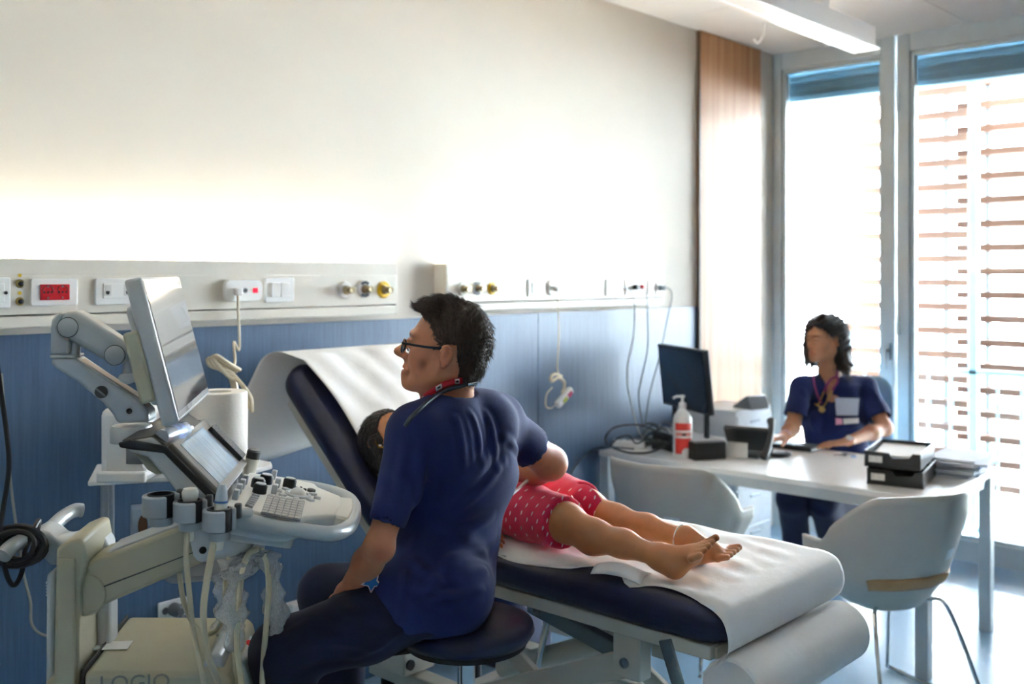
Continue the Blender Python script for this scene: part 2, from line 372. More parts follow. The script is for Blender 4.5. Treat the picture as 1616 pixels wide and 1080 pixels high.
def plate(name, label, cat, u0, u1, v0, v1, th=.008, r=.006, group=None, mat=None):
    x0, x1 = fx(u0), fx(u1); um = (u0+u1)/2; z1, z0 = fz(um, v0), fz(um, v1)
    t = thing(name, label, cat, ((x0+x1)/2, FY, (z0+z1)/2), 0, group); w, h = x1-x0, z1-z0
    MB().prism(rrect(w, h, r), (0, 0, 0), (1, 0, 0), (0, 0, 1), (0, 0, 0), (0, -th, 0)).build('plate', mat or m_white, t, bevel=.002)
    return t, w, h, th
def holes(t, pts, r, y, mat=None, name='socket_hole'):
    for x, z in pts: MB().cyl((x, y+.001, z), (x, y-.0012, z), r, n=12).build(name, mat or m_dark, t)
# left partial socket plate
t, w, h, th = plate('socket_plate', 'white socket plate cut off by the left picture edge', 'socket', -36, 15, 438, 487)
MB().box((0, -th, 0), (w*.6, .004, h*.6)).build('insert', m_white, t, bevel=.001); holes(t, [(-.03, 0), (.0, 0), (.03, 0)], .005, -th-.003)
# two earth terminals with yellow dots
for v, lb in ((448, 'upper round earth terminal with a yellow dot above it'), (476, 'lower round earth terminal with a yellow dot above it')):
    x = fx(31); z = fz(31, v)
    t = thing('earth_terminal', lb, 'terminal', (x, FY, z))
    MB().lathe([(.0125, 0), (.0125, .004), (.010, .007), (.0, .007)], axis=(0, -1, 0)).build('ring', pm('brass', '#b5a263', .3, .9), t)
    MB().lathe([(.0075, .006), (.0075, .012), (.004, .014), (0, .014)], axis=(0, -1, 0)).build('pin', m_dark, t)
    MB().lathe([(.0055, 0), (.0055, .0015), (0, .0015)], O=(0, 0, .0245), axis=(0, -1, 0), n=14).build('dot', pm('ochre_dot', '#c9a50c', .5), t)
# red double socket
t, w, h, th = plate('red_socket', 'white wall plate with two bright red power sockets', 'socket', 47, 121, 440, 482.5)
MB().box((0, -th-.001, 0), (w*.62, .006, h*.58)).build('red_insert', m_red, t, bevel=.001)
for s in (-1, 1):
    cx = s*w*.155
    MB().tube([(cx+.016*math.cos(a), -th-.0045, .004+.017*math.sin(a)) for a in [PI*k/10 for k in range(11)]], .0012, n=6).build('socket_rim', pm('dark_red', '#7d0d14', .4), t)
    holes(t, [(cx-.011, 0), (cx, 0), (cx+.011, 0)], .0033, -th-.004); holes(t, [(cx, .017), (cx, -.017)], .003, -th-.004, m_steel, 'earth_contact')
# data plate
t, w, h, th = plate('data_plate', 'white wall plate with two small data ports', 'data outlet', 149, 216, 439.5, 481)
MB().box((0, -th-.001, .002), (w*.66, .004, h*.56)).build('insert', m_white, t, bevel=.001)
for s in (-1, 1):
    cx = s*w*.235
    MB().box((cx, -th-.003, .004), (w*.17, .002, h*.4)).build('port_frame', pm('pale_grey', '#d9d9d6', .5), t, bevel=.0006)
    MB().prism([(-.006, -.003), (-.006, .004), (.006, .004), (.006, -.003), (.003, -.007), (-.003, -.007)], (cx, -th-.0035, -.002), (1, 0, 0), (0, 0, 1), (0, 0, 0), (0, -.0012, 0)).build('port', m_dark, t)
def nurse_call(u0, u1, v0, v1, lb):
    t, w, h, th = plate('call_outlet', lb, 'call outlet', u0, u1, v0, v1, .02, .022)
    MB().box((w*.3, -th-.001, 0), (.020, .004, .017)).build('call_light', pm('red_lens', '#c31c35', .25, emit='#d01030', estr=.15), t, bevel=.002)
    MB().cyl((w*.02, -th+.002, 0), (w*.02, -th-.003, 0), .009, n=16).build('jack', m_grey, t)
    MB().cyl((w*.02, -th-.002, 0), (w*.02, -th-.004, 0), .005, n=12).build('jack_hole', m_dark, t)
    MB().box((-w*.22, -th-.012, -.004), (.024, .026, .024)).build('plug', m_white, t, bevel=.004)
    return t, w
tn1, wn1 = nurse_call(351, 409, 441.5, 475.5, 'rounded white call outlet with a red lamp on the left wall unit')
def switch(u0, u1, v0, v1, lb):
    t, w, h, th = plate('switch_plate', lb, 'switch', u0, u1, v0, v1)
    for s in (-1, 1): MB().box((s*w*.165, -th-.002, .0), (w*.30, .007, h*.58)).build('rocker', m_white, t, bevel=.0015)
switch(417, 462, 438.5, 477, 'white double rocker switch between call outlet and gas outlets')
def gas(u, v, col, lb, r=.033):
    x = fx(u); z = fz(u, v); t = thing('gas_outlet', lb, 'gas outlet', (x, FY, z), 0, GRP)
    MB().lathe([(r, 0), (r, .004), (r*.93, .007), (r*.5, .008), (0, .008)], axis=(0, -1, 0)).build('ring', col, t)
    if col is M_bw:
        for s in (-1, 1):
            MB().prism([(r*.96*math.cos(a), r*.96*math.sin(a)) for a in [s*PI/2 - .75 + .15*k for k in range(11)]] + [(r*.58*math.cos(a), r*.58*math.sin(a)) for a in [s*PI/2 + .75 - .15*k for k in range(11)]], (0, -.0072, 0), (1, 0, 0), (0, 0, 1), (0, 0, 0), (0, -.0012, 0)).build('band', m_dark, t)
    MB().lathe([(.017, .007), (.017, .018), (.015, .022), (.011, .023), (.011, .038), (.013, .04), (.013, .046), (.006, .047), (0, .044)], axis=(0, -1, 0)).build('coupling', pm('nickel_brass', '#a89a7c', .28, .95), t)
    return t
M_clear = pm('milky_ring', '#e6e4dd', .3); M_bw = pm('white_ring', '#e9e9e6', .3)
gas(544, 458, M_clear, 'pale-ringed gas outlet on the left wall unit'); gas(574, 456.5, M_bw, 'black and white ringed gas outlet on the left wall unit'); gas(605, 457.5, m_yellow, 'yellow-ringed gas outlet on the left wall unit')
gas(729, 456, M_clear, 'pale-ringed gas outlet on the right wall unit, above the seated man', .028); gas(752, 455.5, M_bw, 'black and white ringed gas outlet on the right wall unit', .028); gas(776, 455.5, m_yellow, 'yellow-ringed gas outlet on the right wall unit', .028)
switch(832, 859, 440.5, 469, 'white double rocker switch above the hanging handset')
tn2, wn2 = nurse_call(862, 896, 442, 466, 'rounded white call outlet that the hanging handset is plugged into')
t, w, h, th = plate('data_plate', 'white outlet plate left of the red plug', 'socket', 955, 978, 441, 467); holes(t, [(-.02, 0), (.0, 0), (.02, 0)], .004, -th)
t, w, h, th = plate('socket_plate', 'white socket plate holding a red and a black plug', 'socket', 986, 1018, 441, 466)
MB().box((-.02, -th-.015, 0), (.03, .03, .026)).build('plug', m_dark, t, bevel=.004); MB().box((.03, -th-.015, 0), (.026, .03, .026)).build('plug', m_red, t, bevel=.004)
t, w, h, th = plate('socket_plate', 'white socket plate right of the red plug', 'socket', 1021, 1031, 441, 466)
t, w, h, th = plate('socket_plate', 'white socket plate with a black plug at the end of the right unit', 'socket', 1033.5, 1045, 443, 466)
MB().box((0, -th-.015, 0), (.028, .03, .026)).build('plug', m_dark, t, bevel=.004)
# call handset with its cord hanging from the right unit
m_cream = pm('cream_cable', '#ded2b8', .5)
x = tn2.location.x - wn2*.22; zt = tn2.location.z
c = thing('call_handset', 'white call handset with pink and green keys hanging on its cord', 'handset', (x, UF-.03, 1.05))
MB().tube(bez([(0, -.0, zt-1.06), (.0, -.01, .28), (0, 0, .13), (.01, 0, .085)], 6), .0028).build('cord', m_cream, c)
MB().tube(bez([(.02, -.01, .075), (-.03, -.01, .09), (-.06, -.012, .075), (-.055, -.015, .06), (-.01, -.015, .072), (.03, -.015, .05), (.035, -.012, .02), (.02, -.012, .0)], 8), .0075).build('cord_coil', m_cream, c)
MB().tube(bez([(-.01, -.012, -.045), (-.06, -.012, -.065), (-.095, -.012, -.05), (-.09, -.012, .0), (-.05, -.012, .03)], 8), .003).build('cord_loop', m_cream, c)
R_ = Matrix.Rotation(math.radians(-33), 3, 'Y')
MB().box((.025, -.02, -.022), (.125, .028, .036), R_).build('body', m_white, c, bevel=.009)
for dx, cc in ((.032, '#b02a5c'), (-.012, '#a9b53a')):
    p = R_ @ Vector((dx, -.0145, -.004)); MB().box((.025+p.x, -.02+p.y, -.022+p.z), (.036, .003, .022), R_).build('key', pm('key_'+cc[1:], cc, .4), c, bevel=.001)
# call cord from the left unit, gathered behind the paper roll
x = tn1.location.x - wn1*.22; zt = tn1.location.z
q0 = at(368, 588, 3.32)
c = thing('nurse_call_lead', 'cream call cord hanging from the left wall unit with its end looped up', 'cord', (x, UF-.03, 1.0))
def lc(u, v, d): return Vector(at(u, v, d)) - Vector((x, UF-.03, 1.0))
MB().tube(bez([(0, 0, zt-1.01), (.0, -.01, .35), lc(369, 540, 3.34), lc(371, 570, 3.3), lc(366, 585, 3.27)], 6), .0045).build('cord', m_cream, c)
lp = [lc(370, 588, 3.26), lc(350, 576, 3.22), lc(334, 566, 3.2), lc(328, 569, 3.2), lc(333, 578, 3.2), lc(352, 584, 3.2), lc(366, 590, 3.2), lc(377, 602, 3.2), lc(387, 618, 3.2), lc(389, 640, 3.2)]
for k in range(3): MB().tube(bez([p + Vector((.004*k, -.010*k, -.010*k*(1 if i > 4 else -.4))) for i, p in enumerate(lp)], 6), .0065).build('cord_loop', m_cream, c)
MB().tube(bez([lc(364, 590, 3.22), lc(370, 610, 3.21), lc(373, 640, 3.2)], 6), .012).build('cord_end', m_cream, c)
# low wall sockets
def low_socket(u0, u1, v0, v1, lb):
    a = on_y(u0, v1, YW-.012); b = on_y(u1, v0, YW-.012)
    t = thing('wall_socket', lb, 'socket', ((a.x+b.x)/2, YW-.006, (a.z+b.z)/2)); w = b.x-a.x; h = abs(b.z-a.z)
    MB().prism(rrect(w, h, .006), (0, 0, 0), (1, 0, 0), (0, 0, 1), (0, 0, 0), (0, -.009, 0)).build('plate', m_white, t, bevel=.002)
    holes(t, [(-.03, 0), (.03, 0)], .012, -.009, m_grey); return t
t = low_socket(250, 296, 941, 982, 'white low wall socket with a grey plug behind the ultrasound machine')
MB().lathe([(.022, .008), (.022, .03), (.012, .045), (.012, .06), (0, .06)], axis=(0, -1, 0)).build('plug', m_grey, t)
for k in (0, 1): MB().tube(bez([(.002, -.055, -.005), (.01+.012*k, -.07, -.05), (.012+.02*k, -.06, -.15), (.02, -.05, -.45)], 6), .004).build('plug_cable', m_grey, t)
low_socket(905, 934, 771, 785, 'white low wall socket beside the left end of the desk')

p = on_y(468, 962, YW-.03); t = thing('junction_box', 'small white box on the blue wall left of the seated man', 'box', (p.x, YW-.006, p.z)); MB().box((0, -.025, 0), (.07, .05, .055)).build('body', m_white, t, bevel=.006); MB().box((0, -.051, 0), (.05, .004, .036)).build('cover', m_white, t, bevel=.002)
# ================================================================ ULTRASOUND MACHINE (seen from its side, facing the stool)
MO = cs((330-808)/FPX*2.25, 2.25, 0); MA = math.radians(-41.0)
MF = Vector((math.cos(MA), math.sin(MA), 0)); ML = Vector((-math.sin(MA), math.cos(MA), 0))
um = thing('ultrasound_machine', 'cream and silver ultrasound machine on a column with a tilted monitor and keyboard console', 'ultrasound', (MO.x, MO.y, 0), MA)
def mp_(u, v, l=0.0):
    """pixel -> (forward, up) on the machine's side plane at lateral offset l"""
    d = Vector(at(u, v, 1.0)) - Vector((0, 0, CAM_H)); c = Vector((0, 0, CAM_H)) - MO
    k = (l - c.dot(ML))/d.dot(ML); p = c + d*k; return (p.dot(MF), p.z)
def m3(u, v, l=0.0): f, z = mp_(u, v, l); return Vector((f, l, z))
def trace(px, l=0.0): return [mp_(u, v, l) for u, v in px]
def slab(name, px, l0, l1, mat, parent=um, bevel=.006, ref=None, seg=3, smooth=40):
    """side outline (read at the near face l0 unless ref is given) extruded across the machine"""
    P = trace(px, l0 if ref is None else ref)
    return MB().prism(P, (0, l0, 0), (1, 0, 0), (0, 0, 1), (0, 0, 0), (0, l1-l0, 0)).build(name, mat, parent, bevel=bevel, seg=seg, smooth=smooth)
m_mcream = pm('machine_cream', '#bdb79c', .42, var=.02); m_mgrey = pm('machine_silver', '#b9bec0', .36, .35, var=.03)
m_mlight = pm('machine_pale_grey', '#c5c8c8', .4, var=.02); m_mwhite = pm('machine_white', '#e6e3da', .4, var=.02)
m_mblack = pm('machine_black', '#1d1e20', .45, var=.1); m_mdk = pm('machine_dark_grey', '#4c4b49', .5, var=.06)
m_screen = pm('dark_screen_glass', '#20262b', .10, var=.0, spec=.7, coat=.5)
# --- base module and column
bz = [(132, 1062), (352, 1062), (365, 1075), (372, 1200), (372, 1500), (128, 1500)]
base = slab('base', bz, -.13, .22, m_mcream, bevel=.012)
# text on the base's side
p0 = m3(213, 1079, -.131); text_mesh('lettering', 'LOGIQ', .046, pm('letter_grey', '#8f8f88', .5), base, (p0.x, -.1312, p0.z), (1, 0, 0), (0, 0, 1))
slab('base_seam', [(128, 1060), (133, 1056), (133, 1500), (128, 1500)], -.128, .215, m_mdk, bevel=0)
slab('front_bumper', [(318, 1052), (346, 1004), (362, 1008), (366, 1030), (345, 1062), (330, 1066)], -.10, .20, m_mgrey, bevel=.008, ref=-.0)
st = m3(178, 1036, .02); MB().box((st.x, st.y, mp_(132, 1062, -.13)[1]+.001), (.075, .05, .001)).build('sticker', m_white, um)
slab('column', [(88, 868), (97, 860), (120, 850), (131, 852), (136, 880), (126, 930), (124, 1000), (126, 1500), (70, 1500), (70, 1080), (84, 1070)], -.10, .10, m_mcream, bevel=.016, ref=-.10)
slab('column_cover', [(91, 880), (120, 880), (122, 1500), (90, 1500)], -.108, -.098, m_mcream, bevel=.004, ref=-.10)
slab('column_back', [(72, 908), (86, 900), (84, 1500), (68, 1500)], -.07, .09, m_mlight, bevel=.01, ref=-.07)
for k in range(5): slab('vent_rib', [(69.5, 921+5*k), (74, 921+5*k), (74, 924+5*k), (69.5, 924+5*k)], -.06, .08, m_mlight, bevel=.001, ref=-.07)
# column fork (two cheeks that hold the lift arm)
slab('fork_cheek', [(100, 868), (135, 842), (150, 838), (160, 844), (170, 862), (174, 960), (174, 1010), (176, 1500), (100, 1500)], .03, .10, m_mlight, bevel=.01, ref=.03)
q = m3(138, 938, -.07); MB().lathe([(.046, 0), (.046, .012), (.042, .016), (0, .016)], O=(q.x-.004, -.062, q.z), axis=(0, -1, 0), n=36).build('pivot_cover', m_mcream, um)
# --- lift arm: box beam with a seam, rising to the console
arm = slab('lift_arm', [(133, 894), (140, 887), (300, 826), (330, 822), (352, 832), (338, 872), (318, 890), (160, 958), (146, 955)], -.075, .055, m_mcream, bevel=.012, ref=-.075)
slab('arm_seam', [(150, 930), (315, 868), (318, 866), (318, 868), (150, 932.5)], -.077, -.074, m_mdk, arm, bevel=0, ref=-.075)
slab('arm_top_strip', [(170, 870), (298, 822), (300, 826), (172, 874)], -.06, .04, m_mgrey, arm, bevel=.002, ref=-.06)
slab('arm_head', [(292, 828), (330, 812), (385, 828), (402, 850), (396, 872), (345, 886), (312, 892), (303, 880)], -.085, .07, m_mlight, bevel=.014, ref=-.085)
for u, v in ((320, 829), (320, 869)):
    q = m3(u, v, -.088); MB().lathe([(.0075, 0), (.0075, .006), (.004, .006), (.003, .003), (0, .003)], O=(q.x, -.083, q.z), axis=(0, -1, 0), n=16).build('screw', m_mblack, um)
slab('front_box', [(346, 1048), (382, 1046), (402, 1100), (402, 1500), (346, 1500)], -.02, .16, m_mlight, bevel=.01, ref=-.02)
q = m3(393, 1022, .10); MB().lathe([(.014, -.02), (.016, 0), (.016, .006), (.012, .010), (0, .011)], O=q, axis=(.3, -.5, .8), n=24).build('red_knob', m_red, um); MB().lathe([(.018, -.05), (.018, -.004), (.010, 0)], O=q, axis=(.3, -.5, .8), n=20).build('knob_collar', m_mdk, um)
# --- rear handle
def mt(px, l): return [m3(u, v, l) for u, v in px]
slab('handle_bracket', [(40, 846), (58, 836), (76, 842), (92, 856), (116, 850), (104, 866), (88, 895), (78, 893), (52, 866)], -.04, .05, m_mgrey, bevel=.012, ref=-.04)
hb = MB(); hb.tube(bez([m3(4, 878, -.14), m3(20, 862, -.11), m3(44, 850, -.02), m3(74, 838, .05), m3(100, 816, .12), m3(118, 806, .15), m3(130, 806, .16)], 8), [.016]*49, n=14); hb.build('rear_handle', m_mgrey, um)
# --- console: back tray, touch panel wedge, keyboard deck
slab('console_back', [(190, 699), (240, 690), (262, 708), (300, 750), (345, 792), (338, 800), (290, 792), (255, 748), (232, 722), (205, 714)], -.17, .19, m_mlight, bevel=.008, ref=-.17)
slab('console_gusset', [(214, 718), (240, 730), (258, 748), (246, 750), (232, 742)], -.12, .14, m_mcream, bevel=.004, ref=-.12)
slab('trim_band', [(187, 699), (205, 694), (262, 704), (346, 786), (339, 796), (259, 715), (205, 709), (190, 706)], -.178, -.165, m_mblack, bevel=.003, ref=-.172)
slab('trim_band', [(187, 699), (205, 694), (262, 704), (346, 786), (339, 796), (259, 715), (205, 709), (190, 706)], .185, .198, m_mblack, bevel=.003, ref=-.172)
slab('console_tray', [(192, 695), (240, 688), (264, 704), (262, 707), (235, 702), (196, 703)], -.165, .185, m_mdk, bevel=.003, ref=-.165)
A = m3(263, 705, -.165); B = m3(345, 787, -.165); X_ = (B-A); nrm = Vector((-X_.z, 0, X_.x)).normalized()
if nrm.z < 0: nrm = -nrm
tp = MB(); tp.prism([(0, 0), (1, 0), (1, .35), (0, .35)], A, X_, (0, 1, 0), (0, 0, 0), nrm*.012); tp.build('touch_panel', pm('taupe_plastic', '#77726b', .45), um, bevel=.004)
tp = MB(); tp.prism([(.10, .035), (.88, .035), (.88, .275), (.10, .275)], A + nrm*.0125, X_, (0, 1, 0), (0, 0, 0), nrm*.001); tsc = tp.build('touch_screen', pm('lit_touch_screen', '#7d93a8', .12, var=.35, scale=14, coat=.4, stretch=(1, 6, 1)), um, smooth=0)
for k in range(11):
    p = A + X_*(.22+.062*k) + Vector((0, .325, 0)) + nrm*.017; MB().box(p, (.012, .05, .012), Matrix.Rotation(math.atan2(-X_.z, X_.x), 3, 'Y')).build('slider_key', m_mblack, um, bevel=.002)
# keyboard deck in its own tilted frame: origin at the deck's rear edge, x forward (sloping down), y across
K0 = m3(352, 797, -.165); K1 = m3(537, 822, -.12); th = math.atan2(K0.z-K1.z, K1.x-K0.x)
KX = Vector((math.cos(th), 0, -math.sin(th))); KY = Vector((0, 1, 0)); KZ = Vector((math.sin(th), 0, math.cos(th)))
def kp(x, y, z=0.0): return Vector((K0.x, 0, K0.z)) + KX*x + KY*y + KZ*z
KR = Matrix((KX, KY, KZ)).transposed()
Lk = (K1-K0).length + .02
deck = [(0, -.17), (.12, -.175), (.158, -.170), (.172, -.135), (.205, -.098), (.228, -.075), (.234, .02), (.228, .115), (.205, .135), (.172, .165), (.158, .200), (.12, .205), (0, .19)]
def sx(x): return x*Lk/.262
deck = [(sx(x), y) for x, y in deck]
MB().prism(deck, kp(0, 0, -.030), KX, KY, (0, 0, 0), KZ*.030).build('keyboard_deck', m_mwhite, um, bevel=.008, seg=3)
lower = [(sx(x), y) for x, y in ((-.05, -.15), (.10, -.16), (.14, -.14), (.18, -.06), (.19, .02), (.18, .09), (.14, .17), (.10, .19), (-.05, .17))]
MB().prism(lower, kp(0, 0, -.062), KX, KY, (0, 0, 0), KZ*.034).build('deck_underside', m_mlight, um, bevel=.012, seg=3)
MB().prism([(sx(x), y) for x, y in ((.02, -.13), (.15, -.11), (.15, .12), (.02, .13))], kp(0, 0, -.082), KX, KY, (0, 0, 0), KZ*.024).build('deck_foot', m_mlight, um, bevel=.006)
rim = bez([kp(sx(-.02), -.178, -.022), kp(sx(.09), -.182, -.020), kp(sx(.165), -.186, -.018), kp(sx(.225), -.168, -.018), kp(sx(.256), -.10, -.018), kp(sx(.265), .02, -.018), kp(sx(.256), .14, -.018), kp(sx(.225), .205, -.018), kp(sx(.165), .225, -.018), kp(sx(.09), .218, -.02), kp(sx(-.02), .205, -.022)], 6)
MB().tube(rim, .016, n=12).build('hand_rail', m_mgrey, um)
MB().prism([(sx(x), y) for x, y in ((.215, -.07), (.256, -.085), (.262, .02), (.256, .125), (.215, .11))], kp(0, 0, -.028), KX, KY, (0, 0, 0), KZ*.026).build('palm_rest', m_mwhite, um, bevel=.006)
# controls
def knob(x, y, r, h, mat, name='knob'):
    o = MB().lathe([(r, 0), (r, h*.8), (r*.85, h), (0, h)], O=kp(sx(x), y, 0), axis=KZ, n=20).build(name, mat, um); return o
def kpx(u, v):
    """pixel -> deck coordinates"""
    d = Vector(at(u, v, 1.0)) - Vector((0, 0, CAM_H)); d = Vector((d.dot(MF), d.dot(ML), d.z)); c = Vector((0, 0, CAM_H)) - MO; c = Vector((c.dot(MF), c.dot(ML), c.z))
    o = kp(0, 0, 0); k = (o-c).dot(KZ)/d.dot(KZ); p = c + d*k - o; return p.dot(KX), p.y
def knob(u, v, r, h, mat, name='knob'):
    x, y = kpx(u, v); return MB().lathe([(r, 0), (r, h*.8), (r*.85, h), (0, h)], O=kp(x, y, 0), axis=KZ, n=20).build(name, mat, um), x, y
for u, v in ((409, 778), (406, 769), (419, 763), (456, 769)):
    k, x, y = knob(u, v, .0155, .020, m_mblack); MB().lathe([(.0115, 0), (.0115, .002), (0, .002)], O=kp(x, y, .020), axis=KZ, n=16).build('cap', m_mgrey, k)
for u, v in ((371, 788), (376, 779), (381, 771), (386, 764), (431, 756), (437, 769), (432, 779)):
    x, y = kpx(u, v); MB().box(kp(x, y, .010), (.012, .017, .022), KR).build('toggle', m_mgrey, um, bevel=.002)
for (u0, v0), (u1, v1) in (((406, 785), (396, 801)), ((400, 784), (390, 799))):
    for k in range(6): x, y = kpx(u0+(u1-u0)*k/5, v0+(v1-v0)*k/5); MB().box(kp(x, y, .002), (.008, .014, .006), KR).build('soft_key', m_grey, um, bevel=.001)
cs4 = [Vector(kpx(*q)) for q in ((411, 812), (473.5, 823.5), (481, 793), (422, 783))]
def kq(a, b): return cs4[0].lerp(cs4[1], a).lerp(cs4[3].lerp(cs4[2], a), b)
kx = (cs4[1]-cs4[0]).length/6; ky_ = (cs4[3]-cs4[0]).length/8
MB().prism([tuple(q) for q in cs4], kp(0, 0, 0), KX, KY, (0, 0, 0), KZ*.0012).build('key_bed', pm('key_bed_blue', '#6d7183', .5), um)
for i in range(6):
    for j in range(8): q = kq((i+.5)/6, (j+.5)/8); MB().box(kp(q.x, q.y, .0032), (kx*.88, ky_*.80, .005), KR).build('key', pm('key_grey', '#b9b6b1', .5), um, bevel=.0008, seg=1)
x, y = kpx(470, 782); MB().ell(kp(x, y, .003), (.019, .019, .015), KR).build('trackball', m_mwhite, um)
MB().lathe([(.030, 0), (.030, .004), (.023, .006), (.021, .002), (0, .002)], O=kp(x, y, 0), axis=KZ, n=28).build('trackball_ring', m_mlight, um)
for a in range(8): MB().box(kp(x+.044*math.cos(a*PI/4), y+.044*math.sin(a*PI/4), .002), (.016, .013, .006), KR @ Matrix.Rotation(a*PI/4, 3, 'Z')).build('function_key', m_mlight, um, bevel=.0015)
x, y = kpx(474, 773)
for a in range(4): MB().box(kp(x+.010*math.cos(a*PI/2), y+.010*math.sin(a*PI/2), .002), (.008, .006, .005), KR @ Matrix.Rotation(a*PI/2, 3, 'Z')).build('arrow_key', m_mblack, um, bevel=.001)
knob(491, 776, .010, .006, m_mdk, 'round_key')
# --- probe holders along the near edge, each a split cup
def ring(u, v, l, r, h, nm='probe_holder'):
    c_ = m3(u, v, l); o = MB()
    out = [(r*math.cos(a), r*math.sin(a)) for a in [math.radians(-62+304*k/22+60) for k in range(23)]]
    inn = [(r*.70*math.cos(a), r*.70*math.sin(a)) for a in [math.radians(-62+304*(22-k)/22+60) for k in range(23)]]
    n = 23
    vs = [(x+c_.x, y+c_.y, c_.z+h/2) for x, y in out+inn] + [(x+c_.x, y+c_.y, c_.z-h/2) for x, y in out+inn]
    m = 2*n; fs = [(i, i+1, m-2-i, m-1-i) for i in range(n-1)] + [(m+m-1-i, m+m-2-i, m+i+1, m+i) for i in range(n-1)] + [(i+1, i, m+i, m+i+1) for i in range(m-1)] + [(0, m-1, 2*m-1, m)]
    o.add(vs, fs); ob = o.build(nm, m_mgrey, um, bevel=.003)
    MB().lathe([(r*.73, -h*.55), (r*.73, h*.52), (r*.60, h*.54), (r*.60, -h*.55)], O=c_, n=22).build('holder_liner', m_mblack, ob)
    MB().lathe([(r*.62, -h*.95), (r*.66, -h*.90), (r*.66, -h*.5), (r*.5, -h*.5), (r*.5, -h*.95)], O=c_, n=22).build('holder_sleeve', m_mgrey, ob)
    return c_
H1 = ring(254, 797, -.215, .036, .042); H2 = ring(300, 806, -.225, .033, .040); H3 = ring(346, 820, -.235, .033, .042)
hb = MB(); hb.tube([H1 + Vector((.03, .03, .0)), H2 + Vector((-.02, .035, .0)), H2 + Vector((.03, .035, 0)), H3 + Vector((.0, .04, 0)), H3 + Vector((.05, .05, 0)), kp(.03, -.15, -.03)], .011, n=10); hb.build('holder_bar', m_mgrey, um)
for c_ in (H1, H2, H3): MB().box(c_ + Vector((.034, .018, .012)), (.014, .014, .030)).build('clip', m_mdk, um, bevel=.003)
hp = MB(); hp.box(kp(sx(.055), -.06, -.088), (.055, .03, .006), KR); hp.box(kp(sx(.055), -.06, -.105), (.010, .012, .04)); hp.tube([kp(sx(.055), -.06, -.12), kp(sx(.05), -.075, -.135), kp(sx(.05), -.085, -.12)], .004); hp.build('cable_hook', m_mblack, um)
# --- monitor arm
def disc(u, v, l, r, t, mat, nm):
    q = m3(u, v, l); return MB().lathe([(r, 0), (r, t*.75), (r*.9, t), (0, t*1.05)], O=(q.x, l+.002, q.z), axis=(0, -1, 0), n=32).build(nm, mat, um)
ua = slab('upper_arm', [(94, 499), (104, 492), (118, 491), (128, 496), (196, 541), (205, 552), (206, 563), (196, 573), (182, 577), (168, 572), (106, 537), (94, 525), (90, 512)], -.035, .035, m_mgrey, bevel=.016, ref=-.035, seg=4)
for u_, v_ in ((107, 517), (181, 561)):
    disc(u_, v_, -.0355, .0222, .003, m_mdk, 'pivot_gap'); disc(u_, v_, -.0375, .0205, .006, m_mgrey, 'pivot_disc')
slab('elbow_housing', [(79, 520), (81, 505), (89, 495), (97, 493), (96, 503), (91, 518), (96, 533), (108, 539), (107, 560), (79, 561)], -.034, .034, m_mgrey, bevel=.010, ref=-.034, seg=3)
q0, q1 = m3(117, 537, 0), m3(117, 566, 0); MB().cyl((q0.x, 0, q0.z), (q1.x, 0, q1.z), .013, n=20).build('elbow_pin', m_mgrey, um)
slab('elbow_plate', [(78.5, 561), (118, 561), (118, 565), (78.5, 565)], -.036, .036, m_mlight, bevel=.004, ref=-.034)
slab('lower_arm', [(79, 565), (119, 566), (172, 602), (218, 632), (234, 650), (236, 668), (184, 669), (177, 655), (162, 637), (122, 604), (87, 582), (80, 574)], -.034, .034, m_mgrey, bevel=.014, ref=-.034, seg=4)
slab('arm_cable_cover', [(120, 566), (172, 599), (220, 630), (232, 647), (226, 644), (170, 606), (119, 572)], -.02, .02, pm('copper_grey', '#a39a92', .4, .3), bevel=.004, ref=-.03)
q = m3(160, 619, -.035); MB().lathe([(.0135, 0), (.0135, .004), (0, .004)], O=(q.x, -.034, q.z), axis=(0, -1, 0), n=24).build('lock_knob', m_mdk, um)
MB().box((q.x, -.040, q.z), (.024, .004, .003), Matrix.Rotation(math.radians(40), 3, 'Y')).build('lock_slot', m_grey, um)
q = m3(204, 649, -.035); MB().lathe([(.006, 0), (.006, .003), (.003, .003), (0, .001)], O=(q.x, -.034, q.z), axis=(0, -1, 0), n=16).build('screw', m_mblack, um)
q0, q1 = m3(208, 671, 0), m3(206, 700, 0)
MB().lathe([(.045, 0), (.045, .028), (.041, .036), (0, .036)], O=(q0.x, 0, q1.z+.004), n=32).build('swivel_base', m_mgrey, um)
q0, q1 = m3(207, 555, 0), m3(207, 590, 0); MB().lathe([(.017, 0), (.017, q0.z-q1.z-.004), (.012, q0.z-q1.z), (0, q0.z-q1.z)], O=(q0.x, 0, q1.z), n=24).build('tilt_post', m_mgrey, um)
slab('tilt_bracket', [(184, 596), (192, 589), (228, 588), (240, 597), (247, 610), (240, 616), (228, 604), (214, 603), (200, 608), (188, 604)], -.03, .03, m_mgrey, bevel=.006, ref=-.03)
slab('mount_block', [(220, 536), (236, 533), (247, 592), (240, 594), (227, 584)], -.045, .045, m_mcream, bevel=.006, ref=-.045)
MB().tube(bez([m3(203, 541, .0), m3(214, 546, .0), m3(222, 560, .0), m3(225, 580, .0), m3(224, 592, .0)], 6), .007).build('arm_cable', m_mblack, um)
